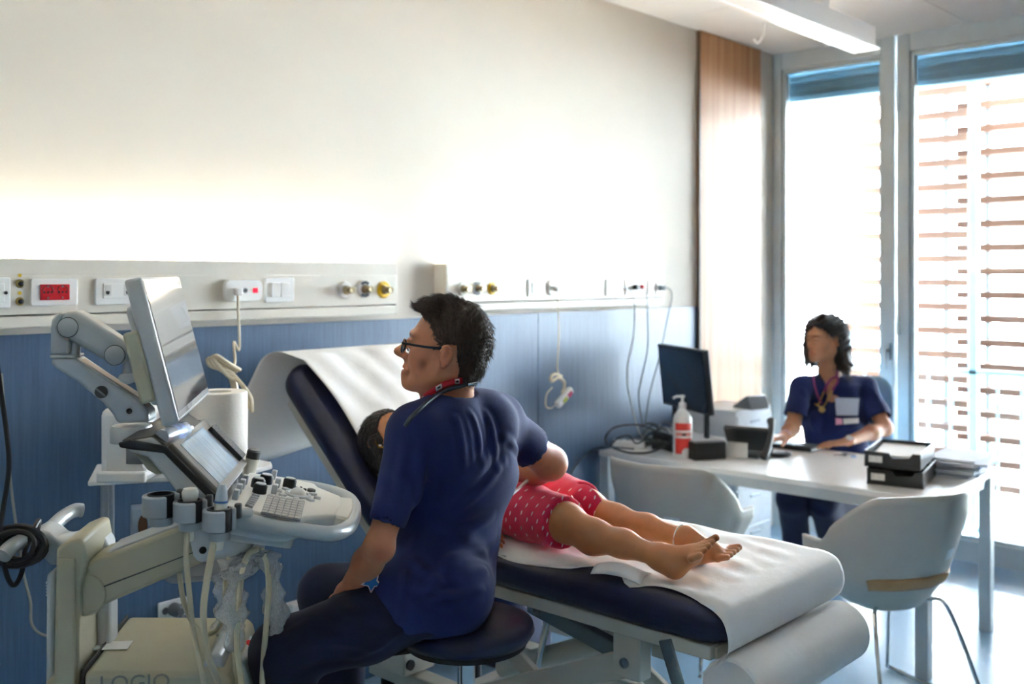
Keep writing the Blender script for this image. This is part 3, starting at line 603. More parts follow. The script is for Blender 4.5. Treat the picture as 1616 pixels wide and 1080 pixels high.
# --- monitor: its own tilted, slightly turned frame
mw, mh, mt_ = .50, .302, .034
MBt = at(283, 668, 2.03) - MO; Cx, Cy, Cz = MBt.dot(MF), MBt.dot(ML), MBt.z
tilt = math.radians(14.0); yaw = math.radians(3.6)
Rm = Matrix.Rotation(yaw, 3, 'Z') @ Matrix.Rotation(-tilt, 3, 'Y')         # local: x out of the screen, y across (away), z up
Om = Vector((Cx, Cy, Cz))
def mn(x, y, z): return Om + Rm @ Vector((x, y, z))
def mbox(name, x0, x1, y0, y1, z0, z1, mat, parent=um, bevel=.0, **kw):
    return MB().box(mn((x0+x1)/2, (y0+y1)/2, (z0+z1)/2), (x1-x0, y1-y0, z1-z0), Rm).build(name, mat, parent, bevel=bevel, **kw)
mo = mbox('monitor', -.034, 0, 0, mw, 0, mh, pm('monitor_silver', '#c9c9c6', .3, .4), bevel=.006, seg=3)
mbox('monitor_back', -.058, -.030, .06, mw-.06, .04, mh-.05, m_mlight, mo, .012)
mbox('screen', -.002, .0015, .014, mw-.014, .020, mh-.030, m_screen, mo, smooth=0)
mbox('screen_bezel', -.002, .0010, .008, mw-.008, .008, mh-.008, pm('bezel_grey', '#8d8c8a', .25, .3), mo, smooth=0)
MB().lathe([(.0045, 0), (.0045, .001), (0, .001)], O=mn(.001, mw-.03, mh-.018), axis=Rm @ Vector((1, 0, 0)), n=14).build('badge', m_mlight, mo)
mbox('mount_plate', -.062, -.032, -.004, .05, .055, .20, m_mcream, mo, .006)
# --- far-side probe on the console edge
# --- probes, cables and covers belonging to the machine's surroundings
m_probe = pm('probe_white', '#e7e3d6', .35); m_cab = pm('ivory_cable', '#cfc4a6', .5, var=.04)
def mw3(p): return Vector((MO.x, MO.y, 0)) + MF*p.x + ML*p.y + Vector((0, 0, p.z))
def wpx(u, v, l): return mw3(m3(u, v, l))
def probe(label, c, lean, body, cab, r=.017):
    b = mw3(c); t = thing('ultrasound_probe', label, 'probe', b); o = MB(); o.lathe(body, axis=lean, n=22); o.build('body', m_probe, t)
    return t
t = probe('white ultrasound probe with a domed head in the middle holder', H2 + Vector((0, 0, -.03)), (0, 0, 1), [(.008, -.03), (.010, .0), (.011, .03), (.012, .045), (.0155, .056), (.0165, .066), (.013, .074), (0, .077)], None)
MB().tube([p - b_ for p, b_ in [(q, t.location) for q in bez([wpx(296, 826, -.225), wpx(295, 850, -.235), wpx(294, 880, -.25), wpx(299, 940, -.255), wpx(306, 1000, -.24), wpx(322, 1080, -.24), wpx(330, 1150, -.2)], 8)]], .0055, n=8).build('cable', m_cab, t)
t = probe('white ultrasound probe with a clear tip in the right holder', H3 + Vector((0, 0, -.03)), (MF.x*.06, MF.y*.06, 1), [(.009, -.03), (.012, .0), (.0135, .03), (.0130, .062)], None)
MB().lathe([(.0130, .062), (.0125, .075), (.0095, .092), (.007, .100), (0, .101)], axis=(MF.x*.06, MF.y*.06, 1), n=22).build('tip', pm('clear_blue_tip', '#c9d3da', .2), t)
MB().lathe([(.0136, .064), (.0134, .068)], axis=(MF.x*.06, MF.y*.06, 1), n=22).build('band', pm('blue_band', '#3c66a8', .4), t)
MB().tube([p - t.location for p in bez([wpx(340, 843, -.235), wpx(335, 870, -.245), wpx(326, 920, -.255), wpx(321, 970, -.255), wpx(327, 1030, -.24), wpx(345, 1080, -.22), wpx(360, 1150, -.18)], 8)], .007, n=8).build('cable', m_cab, t)
c = m3(388, 752, .20); t = probe('small white probe standing at the far side of the keyboard', c + Vector((0, 0, -.03)), (MF.x*.22, MF.y*.22, 1), [(.010, -.01), (.014, .01), (.015, .05), (.0165, .075)], None)
MB().lathe([(.0165, .075), (.0165, .092), (.013, .096), (0, .096)], axis=(MF.x*.22, MF.y*.22, 1), n=18).build('tip', m_mdk, t)
# gel tube lying on the console tray beside the monitor foot
q = wpx(270, 686, -.10); t = thing('gel_tube', 'clear gel tube lying on the console under the monitor', 'tube', q)
ax = (ML*1.0 + MF*.25).normalized(); m_gel = pm('clear_gel', '#d7dfec', .15, trans=.35)
MB().lathe([(0, -.045), (.016, -.043), (.018, -.03), (.018, .06), (.010, .072), (.006, .074), (.006, .095), (0, .096)], axis=ax, n=22).build('body', m_gel, t)
MB().lathe([(.0183, .0), (.0183, .04)], axis=ax, n=22).build('label_band', pm('gel_label', '#9fb3dd', .4, var=.3, scale=60), t)
# hanging cables at the console hook, two in loose plastic covers
hk_ = Vector((0, 0, 0)); hz0 = wpx(405, 872, -.07)
m_film = thin_glass('plastic_film', (.93, .94, .95), opacity=.3)
def hang(label, pts, r, film=None, rnd=1):
    P = bez([wpx(*p) for p in pts], 8); b = P[0]; t = thing('hanging_cable', label, 'cable', b); MB().tube([p-b for p in P], r, n=8).build('cable', m_cab, t)
    if film:
        n0, n1, rr = film; rg = random.Random(rnd); Q = P[n0:n1]; vs = []; fs = []; n = 18
        for i, p in enumerate(Q):
            w = rr*(.78+.22*math.sin(i*.55+rnd)+.14*math.sin(i*1.25+2*rnd))*(.55 if i in (0, len(Q)-1) else 1)
            for k in range(n):
                a = 2*PI*k/n; w2 = w*(1+.22*math.sin(3*a+i*.7)+.12*math.sin(5*a-i*1.1)+.06*(rg.random()-.5)); vs.append(p-b + Vector((RT[0], RT[1], 0))*(w2*math.cos(a)) + Vector((FW[0], FW[1], 0))*(w2*.6*math.sin(a)) + Vector((0, 0, .008*(rg.random()-.5))))
        for i in range(len(Q)-1):
            for k in range(n): fs.append((i*n+k, i*n+(k+1) % n, (i+1)*n+(k+1) % n, (i+1)*n+k))
        link_mesh('plastic_cover', vs, fs, m_film, t, smooth=180)
    return t
hang('ivory cable hanging left of the hook in a crumpled clear cover', [(404, 868, -.07), (390, 880, -.09), (375, 905, -.10), (370, 950, -.10), (370, 1010, -.09), (372, 1060, -.08), (370, 1120, -.08)], .0065, (2, 36, .030), 1)
hang('ivory cable hanging bare beside the crumpled cover', [(406, 867, -.08), (392, 876, -.10), (382, 905, -.11), (376, 960, -.11), (374, 1020, -.10), (380, 1070, -.10), (385, 1120, -.10)], .0065)
hang('ivory cable hanging bare right of the hook', [(408, 868, -.06), (420, 884, -.05), (424, 930, -.05), (420, 990, -.05), (415, 1050, -.05), (413, 1120, -.05)], .0065)
hang('ivory cable hanging right of the hook in a long clear cover', [(410, 867, -.05), (424, 882, -.04), (432, 930, -.035), (436, 990, -.03), (438, 1050, -.03), (436, 1120, -.03)], .006, (3, 34, .026), 5)
hang('grey cable looping low between the machine column and its console', [(283, 905, .02), (290, 950, .02), (305, 985, .02), (325, 1001, .02), (345, 992, .03), (354, 960, .03), (356, 905, .03)], .006)
hang('short cable in a bunched clear cover below the arm head', [(358, 868, .06), (360, 900, .06), (356, 940, .06), (358, 985, .06), (362, 1030, .06), (366, 1090, .06)], .005, (3, 30, .032), 9)
# black cable coiled over the rear handle and grey cable behind
t = thing('black_cable', 'black cable coiled around the rear handle of the ultrasound machine', 'cable', wpx(28, 860, -.08)); b = t.location
for k in range(7):
    c0 = wpx(28+2.2*k-6, 862, -.11+.014*k) - b; rr = .030 + .006*((k*5) % 3)
    MB().tube([c0 + MF*(rr*1.35*math.cos(a)) + Vector((0, 0, rr*math.sin(a))) + ML*(.006*math.sin(2*a+k)) for a in [2*PI*i/22 for i in range(22)]], .0052, n=7, closed=True).build('cable_turn', m_mblack, t)
MB().tube([p-b for p in bez([wpx(-6, 560, -.10), wpx(0, 610, -.10), wpx(10, 680, -.10), wpx(14, 740, -.10), wpx(4, 810, -.10), wpx(0, 850, -.11), wpx(10, 905, -.10), wpx(22, 924, -.09), wpx(34, 905, -.08), wpx(40, 870, -.07), wpx(52, 838, -.05), wpx(62, 822, -.02), wpx(56, 850, -.05), wpx(48, 880, -.09)], 8)], .0052, n=8).build('cable_lead', m_mblack, t)
P = bez([on_y(2, 590, 3.10), on_y(10, 690, 3.10), on_y(20, 790, 3.10), on_y(36, 900, 3.10), on_y(48, 950, 3.08), on_y(50, 985, 3.05), on_y(70, 1003, 3.02), on_y(120, 1010, 3.0)], 8)
t = thing('grey_cable', 'thin grey cable hanging down the blue wall at the far left', 'cable', P[0]); MB().tube([p-P[0] for p in P], .004, n=7).build('cable', pm('grey_cable', '#9b9a92', .5), t)
# ---- small trolley behind the machine with paper roll, device, glove box and bin
TO = cs((345-808)/FPX*2.95, 2.95, 0)
ta = math.radians(-30)
tr = thing('equipment_trolley', 'white trolley with a pointed tray standing behind the ultrasound machine', 'trolley', (TO.x, TO.y, 0), ta)
TF = Vector((math.cos(ta), math.sin(ta), 0)); TL = Vector((-math.sin(ta), math.cos(ta), 0))
zt = at(400, 735, 2.95).z
def tl(u, v, d): w = Vector(at(u, v, d)) - Vector((TO.x, TO.y, 0)); return Vector((w.dot(TF), w.dot(TL), w.z))
MB().prism([(-.34, -.13), (.06, -.13), (.15, -.03), (.15, .02), (.06, .13), (-.34, .13)], (0, 0, zt-.014), (1, 0, 0), (0, 1, 0), (0, 0, 0), (0, 0, .014)).build('tray', m_white, tr, bevel=.004)
MB().prism([(-.34, -.13), (.06, -.13), (.06, .13), (-.34, .13)], (0, 0, .35), (1, 0, 0), (0, 1, 0), (0, 0, 0), (0, 0, .02)).build('lower_shelf', m_white, tr, bevel=.004)
for x in (-.30, .04):
    for y in (-.10, .10):
        MB().cyl((x, y, .06), (x, y, zt-.012), .011, n=12).build('post', pm('trolley_grey', '#b7bcc0', .4, .3), tr); w = MB(); w.cyl((x-.012, y, .03), (x+.012, y, .03), .03, n=18); w.build('caster', m_dark, tr)
rp = thing('paper_roll', 'large upright white paper towel roll standing on the trolley', 'paper roll', (TO.x, TO.y, zt))
hr = at(350, 618, 2.95).z - zt
MB().lathe([(.018, .0), (.080, 0), (.082, .004), (.082, hr-.005), (.080, hr), (.036, hr), (.034, hr-.02), (.034, .02), (.018, 0)], n=40).build('roll', pm('paper_white', '#ece6dc', .85, var=.02, bump=.12, bscale=90), rp)
d0 = tl(232, 655, 2.78); dv = thing('printer', 'small white device with a grey screen half hidden behind the monitor', 'device', (TO.x + TF.x*d0.x + TL.x*d0.y, TO.y + TF.y*d0.x + TL.y*d0.y, zt), math.radians(-48))
MB().box((-.03, 0, .10), (.12, .20, .20)).build('body', m_white, dv, bevel=.02, seg=3); MB().box((.028, -.103, .11), (.09, .004, .11)).build('screen', pm('grey_screen', '#787878', .25), dv, bevel=.003); MB().box((-.03, -.1, .02), (.13, .02, .03)).build('lip', m_white, dv, bevel=.006)
gb = thing('glove_box', 'pale blue box with a brown oval opening hung on the trolley', 'box', at(243, 851, 2.72), ta+.1)
MB().box((0, 0, .045), (.115, .07, .09)).build('box', pm('pale_blue_card', '#9fb6cf', .6), gb, bevel=.003)
MB().prism([(.012*math.cos(a)-.03, .030*math.sin(a)+.045) for a in [2*PI*k/18 for k in range(18)]], (0, -.0352, 0), (1, 0, 0), (0, 0, 1), (0, 0, 0), (0, -.001, 0)).build('opening', pm('brown_slot', '#7b5b45', .7), gb)
bn = thing('hanging_bin', 'grey plastic bin with a rounded bottom hung under the trolley', 'bin', at(335, 905, 2.78), ta)
MB().prism([(-.15, .12), (-.14, .03), (-.11, .0), (.10, .0), (.13, .03), (.14, .12)], (0, -.09, 0), (1, 0, 0), (0, 0, 1), (0, 0, 0), (0, .18, 0)).build('tub', pm('bin_grey', '#a7a8ad', .35, var=.03), bn, bevel=.02, seg=3)
# ================================================================ EXAMINATION COUCH
m_navy = pm('navy_leatherette', '#1c2140', .38, var=.06, bump=.06, bscale=220, spec=.5)
m_bedsteel = pm('beige_grey_steel', '#cbc8bb', .45, .1, var=.03)
m_paper = pm('couch_paper', '#f1eeea', .85, var=.015, bump=.10, bscale=35)
BX0, BX1, BY0, BYH, BZ0, BZ1 = 2.04, 2.64, 1.225, 2.45, .728, .835
bx = (BX0+BX1)/2
bed = thing('examination_couch', 'navy padded examination couch with a raised backrest and beige steel frame', 'couch', (bx, 1.9, 0))
def bl(x, y, z): return Vector((x-bx, y-1.9, z))
bw = BX1-BX0; yl = BYH-BY0
MB().prism(rrect(bw, yl, .10, 8), bl(bx, (BY0+BYH)/2, BZ0), (1, 0, 0), (0, 1, 0), (0, 0, 0), (0, 0, BZ1-BZ0)).build('seat_cushion', m_navy, bed, bevel=.046, seg=6, smooth=60)
ba = math.radians(41); BL_ = .735; by_, bz_ = math.cos(ba), math.sin(ba)
MB().prism(rrect(bw, BL_, .09, 8, 0, BL_/2), bl(bx, BYH+.012, BZ0+.02), (1, 0, 0), (0, by_, bz_), (0, 0, 0), (0, -bz_*.10, by_*.10)).build('backrest', m_navy, bed, bevel=.044, seg=6, smooth=60)
f = MB()
for x in (BX0+.045, BX1-.045): f.box(bl(x, (BY0+BYH)/2+.02, BZ0-.018), (.035, yl-.06, .034))
for y in (BY0+.06, 1.85, BYH-.02): f.box(bl(bx, y, BZ0-.02), (bw-.09, .035, .03))
f.build('top_frame', m_bedsteel, bed, bevel=.003)
f = MB()
for x in (BX0+.05, BX1-.05): f = MB(); f.prism([(-.012, 0), (BL_-.08, 0), (BL_-.08, .03), (-.012, .03)], bl(x-.015, BYH+.04, BZ0-.012), (0, by_, bz_), (0, -bz_, by_), (0, 0, 0), (.03, 0, 0)); f.build('back_frame', m_bedsteel, bed, bevel=.003)
MB().cyl(bl(bx, BYH-.15, .62), bl(bx, BYH+.30, .98), .014, n=12).build('gas_strut', m_chrome, bed)
def bolt(p, ax, r=.011): return MB().lathe([(r, 0), (r, .006), (r*.6, .007), (r*.55, .004), (0, .004)], O=p, axis=ax, n=12).build('bolt', m_steel, bed)
# post, scissor links, base under the couch
px_ = BX0+.075
for x, s in ((px_, 1), (BX1-.075, -1)):
    MB().box(bl(x, 1.535, .645), (.05, .085, .14)).build('bracket_post', m_bedsteel, bed, bevel=.004)
    MB().box(bl(x+.03*s, 1.47, .665), (.012, .045, .07)).build('bracket_wedge', m_bedsteel, bed, bevel=.003)
    lk = MB(); lk.prism([(0, -.038), (1, -.030), (1, .030), (0, .038)], bl(x-.012, 1.53, .615), (0, .78, -.34), (0, 0, 1), (0, 0, 0), (.024, 0, 0)); lk.build('scissor_link', m_bedsteel, bed, bevel=.003)
    lk = MB(); lk.prism([(0, -.03), (1, -.026), (1, .026), (0, .03)], bl(x+.03*s, 1.60, .30), (0, .62, .34), (0, 0, 1), (0, 0, 0), (.02*s, 0, 0)); lk.build('scissor_link', m_bedsteel, bed, bevel=.003)
    bolt(bl(x-.025*s*1.0, 1.54, .615), (-s, 0, 0), .013); bolt(bl(x-.014*s, 2.25, .31), (-s, 0, 0))
    MB().prism([(0, -.018), (.30, -.018), (.30, .018), (0, .018)], bl(x-.055*s, 1.40, .715), (0, -.36, -.93), (0, .93, -.36), (0, 0, 0), (.008*s, 0, 0)).build('roll_strut', m_steel, bed, bevel=.002)
    MB().box(bl(x+.02*s, 1.95, .335), (.06, 1.25, .05)).build('base_rail', m_bedsteel, bed, bevel=.004)
MB().prism([(-.02, .0), (.30, .0), (.30, .045), (-.02, .045)], bl(bx-.22, 1.60, .60), (0, 1, .18), (0, 0, 1), (0, 0, 0), (.03, 0, 0)).build('motor_arm', pm('zinc', '#7f8d8f', .4, .6), bed, bevel=.003)
bolt(bl(bx-.225, 1.86, .675), (-1, 0, 0), .014)
for y in (1.40, 2.50): MB().box(bl(bx, y, .335), (bw-.16, .06, .045)).build('cross_rail', m_bedsteel, bed, bevel=.004)
MB().box(bl(bx, 1.55, .655), (bw-.20, .05, .05)).build('upper_cross_bar', m_bedsteel, bed, bevel=.004)
MB().box(bl(bx, 2.24, .30), (bw-.14, .05, .05)).build('lower_cross_bar', m_bedsteel, bed, bevel=.004)
MB().box(bl(bx+.02, 1.98, .55), (.05, .10, .06)).build('junction_box', m_white, bed, bevel=.006)
MB().cyl(bl(bx-.06, 1.95, .62), bl(bx-.03, 2.03, .40), .010, n=12).build('actuator_rod', m_chrome, bed)
MB().cyl(bl(bx, 2.2, .36), bl(bx, 1.62, .62), .03, n=16).build('actuator', m_bedsteel, bed)
for x in (BX0+.10, BX1-.10):
    for y in (1.38, 2.52): MB().lathe([(.035, 0), (.035, .03), (.022, .04), (.022, .32)], O=bl(x, y, 0), n=14).build('foot', m_dark, bed)
cbx = MB(); cbx.box(bl(2.13, 2.44, .42), (.13, .17, .115)); cbx.build('control_box', m_bedsteel, bed, bevel=.008); MB().cyl(bl(2.085, 2.352, .40), bl(2.085, 2.345, .40), .016, n=14).build('box_socket', m_dark, bed); MB().tube(bez([bl(2.20, 2.40, .42), bl(2.24, 2.30, .40), bl(2.25, 2.25, .34), bl(2.22, 2.2, .2)], 6), .006).build('box_cable', m_grey, bed)
# roll of paper on its holder at the foot end
RY, RZ, RR = 1.222, .630, .080
MB().cyl(bl(BX0+.02, RY, RZ), bl(BX1+.03, RY, RZ), .012, n=12).build('roll_spindle', m_steel, bed)
roll = thing('couch_roll', 'large white paper roll mounted under the foot end of the couch', 'paper roll', (bx, RY, RZ))
MB().lathe([(.022, -.27), (RR-.006, -.27), (RR, -.264), (RR, .31), (RR-.006, .316), (.022, .316)], axis=(1, 0, 0), n=48).build('roll', m_paper, roll)
MB().lathe([(.013, -.271), (.022, -.272), (.022, .317), (.013, .318)], axis=(1, 0, 0), n=24).build('core', pm('card_core', '#b9a68a', .8), roll)
# paper sheet drawn over the couch
prof = [(3.055, .93), (3.06, 1.06), (3.055, 1.18), (3.045, 1.255), (3.03, 1.315), (2.985, 1.335), (2.925, 1.312)]
q0 = Vector((2.925, 1.312)); q1 = Vector((2.405, .862))
prof += [(q0.x + (q1.x-q0.x)*k/6, q0.y + (q1.y-q0.y)*k/6 + .0) for k in range(1, 6)]
prof += [(2.37, .850), (2.31, .842), (2.2, .840), (2.05, .840), (1.9, .840), (1.75, .840), (1.6, .840), (1.48, .840), (1.38, .841), (1.31, .840), (1.262, .836), (1.232, .822), (1.218, .795), (1.214, .765), (1.220, .742), (1.231, .724), (1.250, .708)]
PR = bez([Vector((0, y, z)) for y, z in prof], 4); NP = len(PR)-1
def sheet(a, b):
    i = a*NP; k = min(int(i), NP-1); p = PR[k].lerp(PR[k+1], i-k); y, z = p.y, p.z
    x0, x1 = BX0+.035, BX1+.012
    if a < .22:                                            # loose end thrown behind the backrest, wider on the near side
        w = min(1, (.22-a)/.16); x0 -= .17*w; x1 -= .10*w
        z += (.06*(1-b) + .10*b*b - .05*(1-b)**3)*w*max(0, (.12-a)/.12); y -= .05*(1-b)**2*w
    elif a < .50: x0 += .015 + .03*math.sin((a-.22)*18)
    else:
        x0 += -.012 + .018*math.sin(y*9.0+.6) + .05*math.exp(-((y-1.60)/.05)**2) - .03*math.exp(-((y-1.5)/.05)**2)
    x = x0 + (x1-x0)*b
    e = max(0, (BX0+.046-x)/.046); z -= .03*min(1, e)**2 if a > .22 else 0
    if a > .5 and y > 1.3: z += .006*math.exp(-((x-2.33)/.18)**2)*(1-math.cos(min(1, (y-1.25)/.3)*2*PI))*.5 + .0022*math.sin(x*38+y*11)*math.sin(y*17) + .0014*math.sin(x*70-y*23)
    elif .2 < a < .5: z += .004*math.sin(x*21+a*30) + .003*math.sin(x*47-a*60) + .004; y -= .004
    return bl(x, y, z)
ps = thing('paper_sheet', 'white crinkled paper sheet drawn over the couch from backrest to foot end', 'paper sheet', (bx, 1.9, 0))
MB().grid(sheet, 150, 40, .0012).build('sheet', m_paper, ps, smooth=180)
fl = bez([(2.06, 1.57, .83), (2.045, 1.55, .838), (2.035, 1.50, .842)], 4)
MB().grid(lambda a, b: bl(BX0 + .075 - .075*b + .02*a, 1.63 - .14*a - .02*b, .842 + .030*math.sin(b*2.6)*math.sin(PI*(.15+.75*a)) - .012*b*b), 10, 8, .0012).build('torn_flap', m_paper, ps, smooth=180)
# ================================================================ STOOL
so = cs((736-808)/FPX*2.50, 2.50, 0); SZ = .765
st_ = thing('stool', 'round navy padded swivel stool on a chrome column under the seated man', 'stool', (so.x, so.y, 0))
R_s = .168
MB().lathe([(0, SZ-.066), (R_s-.04, SZ-.064), (R_s-.012, SZ-.055), (R_s, SZ-.035), (R_s-.004, SZ-.018), (R_s-.03, SZ-.006), (R_s-.08, SZ-.001), (0, SZ)], n=56).build('seat', m_navy, st_, smooth=180)
MB().lathe([(R_s-.03, SZ-.072), (R_s-.02, SZ-.070), (R_s-.02, SZ-.058), (R_s-.03, SZ-.056)], n=48).build('seat_edge', m_dark, st_)
MB().cyl((0, 0, .12), (0, 0, SZ-.06), .022, n=20).build('column', m_chrome, st_)
MB().cyl((0, 0, .10), (0, 0, .40), .03, n=20).build('sleeve', m_dark, st_)
MB().lathe([(.225, .285), (.236, .30), (.225, .315), (.214, .30), (.225, .285)], n=40).build('foot_ring', m_chrome, st_)
for k in range(3): MB().cyl((0, 0, .3), (.22*math.cos(k*2.094), .22*math.sin(k*2.094), .3), .008, n=8).build('ring_spoke', m_chrome, st_)
lv = cs(-.14, -.03, 0); lv = Vector((lv.x, lv.y, 0)); MB().tube([(0, 0, SZ-.08), lv*.8+Vector((0, 0, SZ-.078)), lv*1.35+Vector((0, 0, SZ-.082))], .007).build('lever', m_dark, st_)
for k in range(5):
    a = k*2*PI/5+.3; c_, s_ = math.cos(a), math.sin(a); MB().prism([(0, -.022), (.27, -.014), (.27, .014), (0, .022)], (0, 0, .075), (c_, s_, 0), (-s_, c_, 0), (0, 0, 0), (0, 0, .03)).build('spoke', m_chrome, st_, bevel=.005)
    w = MB(); w.cyl((.27*c_-.012*s_, .27*s_+.012*c_, .032), (.27*c_+.012*s_, .27*s_-.012*c_, .032), .032, n=16); w.build('caster', m_dark, st_)
# navy bin standing beyond the couch
q = on_z(842, 1016, .42); bn = thing('pedal_bin', 'dark blue plastic bin standing on the floor beyond the couch', 'bin', (3.13, 2.93, 0), .1)
MB().prism(rrect(.30, .30, .03, 4), (0, 0, 0), (1, 0, 0), (0, 1, 0), (0, 0, 0), (0, 0, .42)).build('body', pm('navy_plastic', '#16224e', .4), bn, bevel=.008); MB().prism(rrect(.315, .315, .03, 4), (0, 0, .42), (1, 0, 0), (0, 1, 0), (0, 0, 0), (0, 0, .035)).build('lid', pm('navy_plastic', '#16224e', .4), bn, bevel=.008)
# ================================================================ SHELL CHAIRS
m_shell = pm('shell_offwhite', '#c9c7be', .42, var=.015); m_tan = pm('tan_pad', '#c69c6c', .6, var=.06)
def shell_chair(label, loc, rz):
    t = thing('shell_chair', label, 'chair', loc, rz, 'white shell chairs at the desk')
    def T(w):
        w = abs(w); s = min(1, max(0, (w-.32)/.40)); s = s*s*(3-2*s); return .81 + .02*(1-(w/.4)**2 if w < .4 else 0) - .185*s
    def S(a, b):
        w = 2*a-1; z0 = .40; z = z0 + (T(w)-z0)*b
        th = w*PI/2*1.02
        if abs(w) < .55: al = w/.55*PI/2; x = -.20*math.cos(al)**.8 if abs(al) < PI/2 else 0; y = .262*math.sin(al)
        else: x = (abs(w)-.55)/.45*.150; y = .262*math.copysign(1, w)
        nb = .66 + .34*min(1, b*1.25)**.8; fl_ = 1 + .04*b
        xx = x*nb*(1 if abs(w) < .55 else 1) - .075*max(0, z-.45)/.35*max(0, 1-abs(w)/.62); yy = y*nb*fl_
        if b < .25: k = (1-b/.25)**2; xx *= (1-.35*k); yy *= (1-.30*k); z += .0
        return (xx, yy, z - (.02*(1-b/.25)**2 if b < .25 else 0))
    MB().grid(S, 56, 16, .012).build('shell', m_shell, t, smooth=180)
    MB().prism([(.16, -.12), (.08, -.145), (-.04, -.135), (-.09, -.09), (-.10, 0), (-.09, .09), (-.04, .135), (.08, .145), (.16, .12), (.17, 0)], (0, 0, .385), (1, 0, 0), (0, 1, 0), (0, 0, 0), (0, 0, .02)).build('seat_pan', m_shell, t, bevel=.008)
    MB().prism([(.16, -.14), (.08, -.16), (-.03, -.15), (-.08, -.09), (-.09, 0), (-.08, .09), (-.03, .15), (.08, .16), (.16, .14), (.18, 0)], (0, 0, .42), (1, 0, 0), (0, 1, 0), (0, 0, 0), (0, 0, .035)).build('seat_pad', m_tan, t, bevel=.012, seg=3)
    MB().grid(lambda a, b: (Vector(S(.5+(a-.5)*.42, .17+.10*b)) + Vector((-.013-.004*math.sin(PI*b), 0, 0))), 20, 4, .006).build('back_slot', m_tan, t, smooth=180)
    lg = MB(); sd = .19
    for s in (-1, 1):
        lg.tube(bez([(-.06, s*.12, .385), (-.11, s*.18, .36), (-.20, s*.235, .10), (-.225, s*.245, .012), (-.19, s*.245, .009), (.20, s*.235, .009), (.232, s*.232, .02), (.22, s*.22, .08), (.16, s*.17, .36), (.12, s*.12, .385)], 6), .0075, n=8)
    lg.tube([(-.06, -.12, .385), (-.06, .12, .385)], .0075); lg.tube([(.12, -.12, .385), (.12, .12, .385)], .0075)
    lg.build('sled_base', m_chrome, t)
    for s in (-1, 1):
        for x in (-.15, .17): MB().box((x, s*.242, .006), (.035, .02, .012)).build('glide', m_dark, t, bevel=.003)
    p = Vector(S(.5-.07, .44)); MB().grid(lambda a, b: Vector(S(.40+.05*a, .40+.09*b)) + Vector((-.0135, 0, 0)), 2, 2, .0006).build('inventory_label', pm('label_blue_white', '#dfe6ea', .5, var=.12, scale=90), t, smooth=0)
    return t
shell_chair('white shell chair in the foreground turned away from the viewer beside the desk', (3.765, 1.55, 0), math.radians(68))
shell_chair('white shell chair behind the couch facing the left part of the desk', (3.69, 2.44, 0), math.radians(2))
# ================================================================ DESK AND WHAT STANDS ON IT
DX0, DX1, DY0, DY1, DZ = 4.04, 4.84, 1.505, 3.135, .72
m_desk = pm('white_laminate', '#efeeec', .32, var=.01); m_leg = pm('pale_grey_powder', '#c9d0d3', .4, .1)
dk = thing('desk', 'white rectangular desk with square pale grey legs', 'desk', ((DX0+DX1)/2, (DY0+DY1)/2, 0)); dw, dl_ = DX1-DX0, DY1-DY0
MB().box((0, 0, DZ-.0125), (dw, dl_, .025)).build('top', m_desk, dk, bevel=.003)
fr = MB(); ins = .012
for s in (-1, 1): fr.box((s*(dw/2-.035), 0, DZ-.050), (.03, dl_-.03, .046)); fr.box((0, s*(dl_/2-.035), DZ-.050), (dw-.04, .03, .046))
fr.build('frame', m_leg, dk, bevel=.002)
for sx_ in (-1, 1):
    for sy in (-1, 1): MB().box((sx_*(dw/2-.03), sy*(dl_/2-.03), (DZ-.027)/2), (.052, .052, DZ-.027)).build('leg', m_leg, dk, bevel=.003)
def dz(u, v): return on_z(u, v, DZ)
# monitor seen from behind
m_mon = pm('monitor_black', '#1b1f26', .42, var=.08)
ma = math.radians(60.5); mc = cs((1081-808)/FPX*5.08, 5.08, 0)
mo_ = thing('desktop_monitor', 'black desktop monitor seen from behind on a two-legged stand', 'monitor', (mc.x, mc.y, DZ), ma)      # local x along the screen width, y towards the window side
zc = at(1081, 597, 5.08).z - DZ; tl_ = Matrix.Rotation(math.radians(-6), 3, 'X')
MB().box((0, 0, zc), (.50, .030, .315), tl_).build('screen_body', m_mon, mo_, bevel=.006); MB().box((0, .017, zc), (.48, .002, .295), tl_).build('screen', m_screen, mo_)
MB().box((0, .0-.020, zc-.01), (.30, .020, .20), tl_).build('back_cover', m_mon, mo_, bevel=.006)
MB().box((.08, -.0175, zc+.125), (.085, .002, .018), tl_).build('maker_badge', pm('badge_grey', '#777b80', .4, var=.3, scale=160), mo_)
for s in (-1, 1): MB().prism([(-.014, 0), (.014, 0), (.014, zc-.06), (-.014, zc-.02)], (s*.17, -.02, .06), (1, 0, 0), (-.0*s, .0, 1), (0, 0, 0), (0, -.018, 0)).build('stand_leg', m_mon, mo_, bevel=.003)
MB().box((-.03, .0, .042), (.46, .17, .084)).build('base_box', pm('stand_black', '#15171a', .35), mo_, bevel=.005)
MB().box((-.03, .0, .086), (.44, .16, .006)).build('base_tray', m_grey, mo_, bevel=.002)
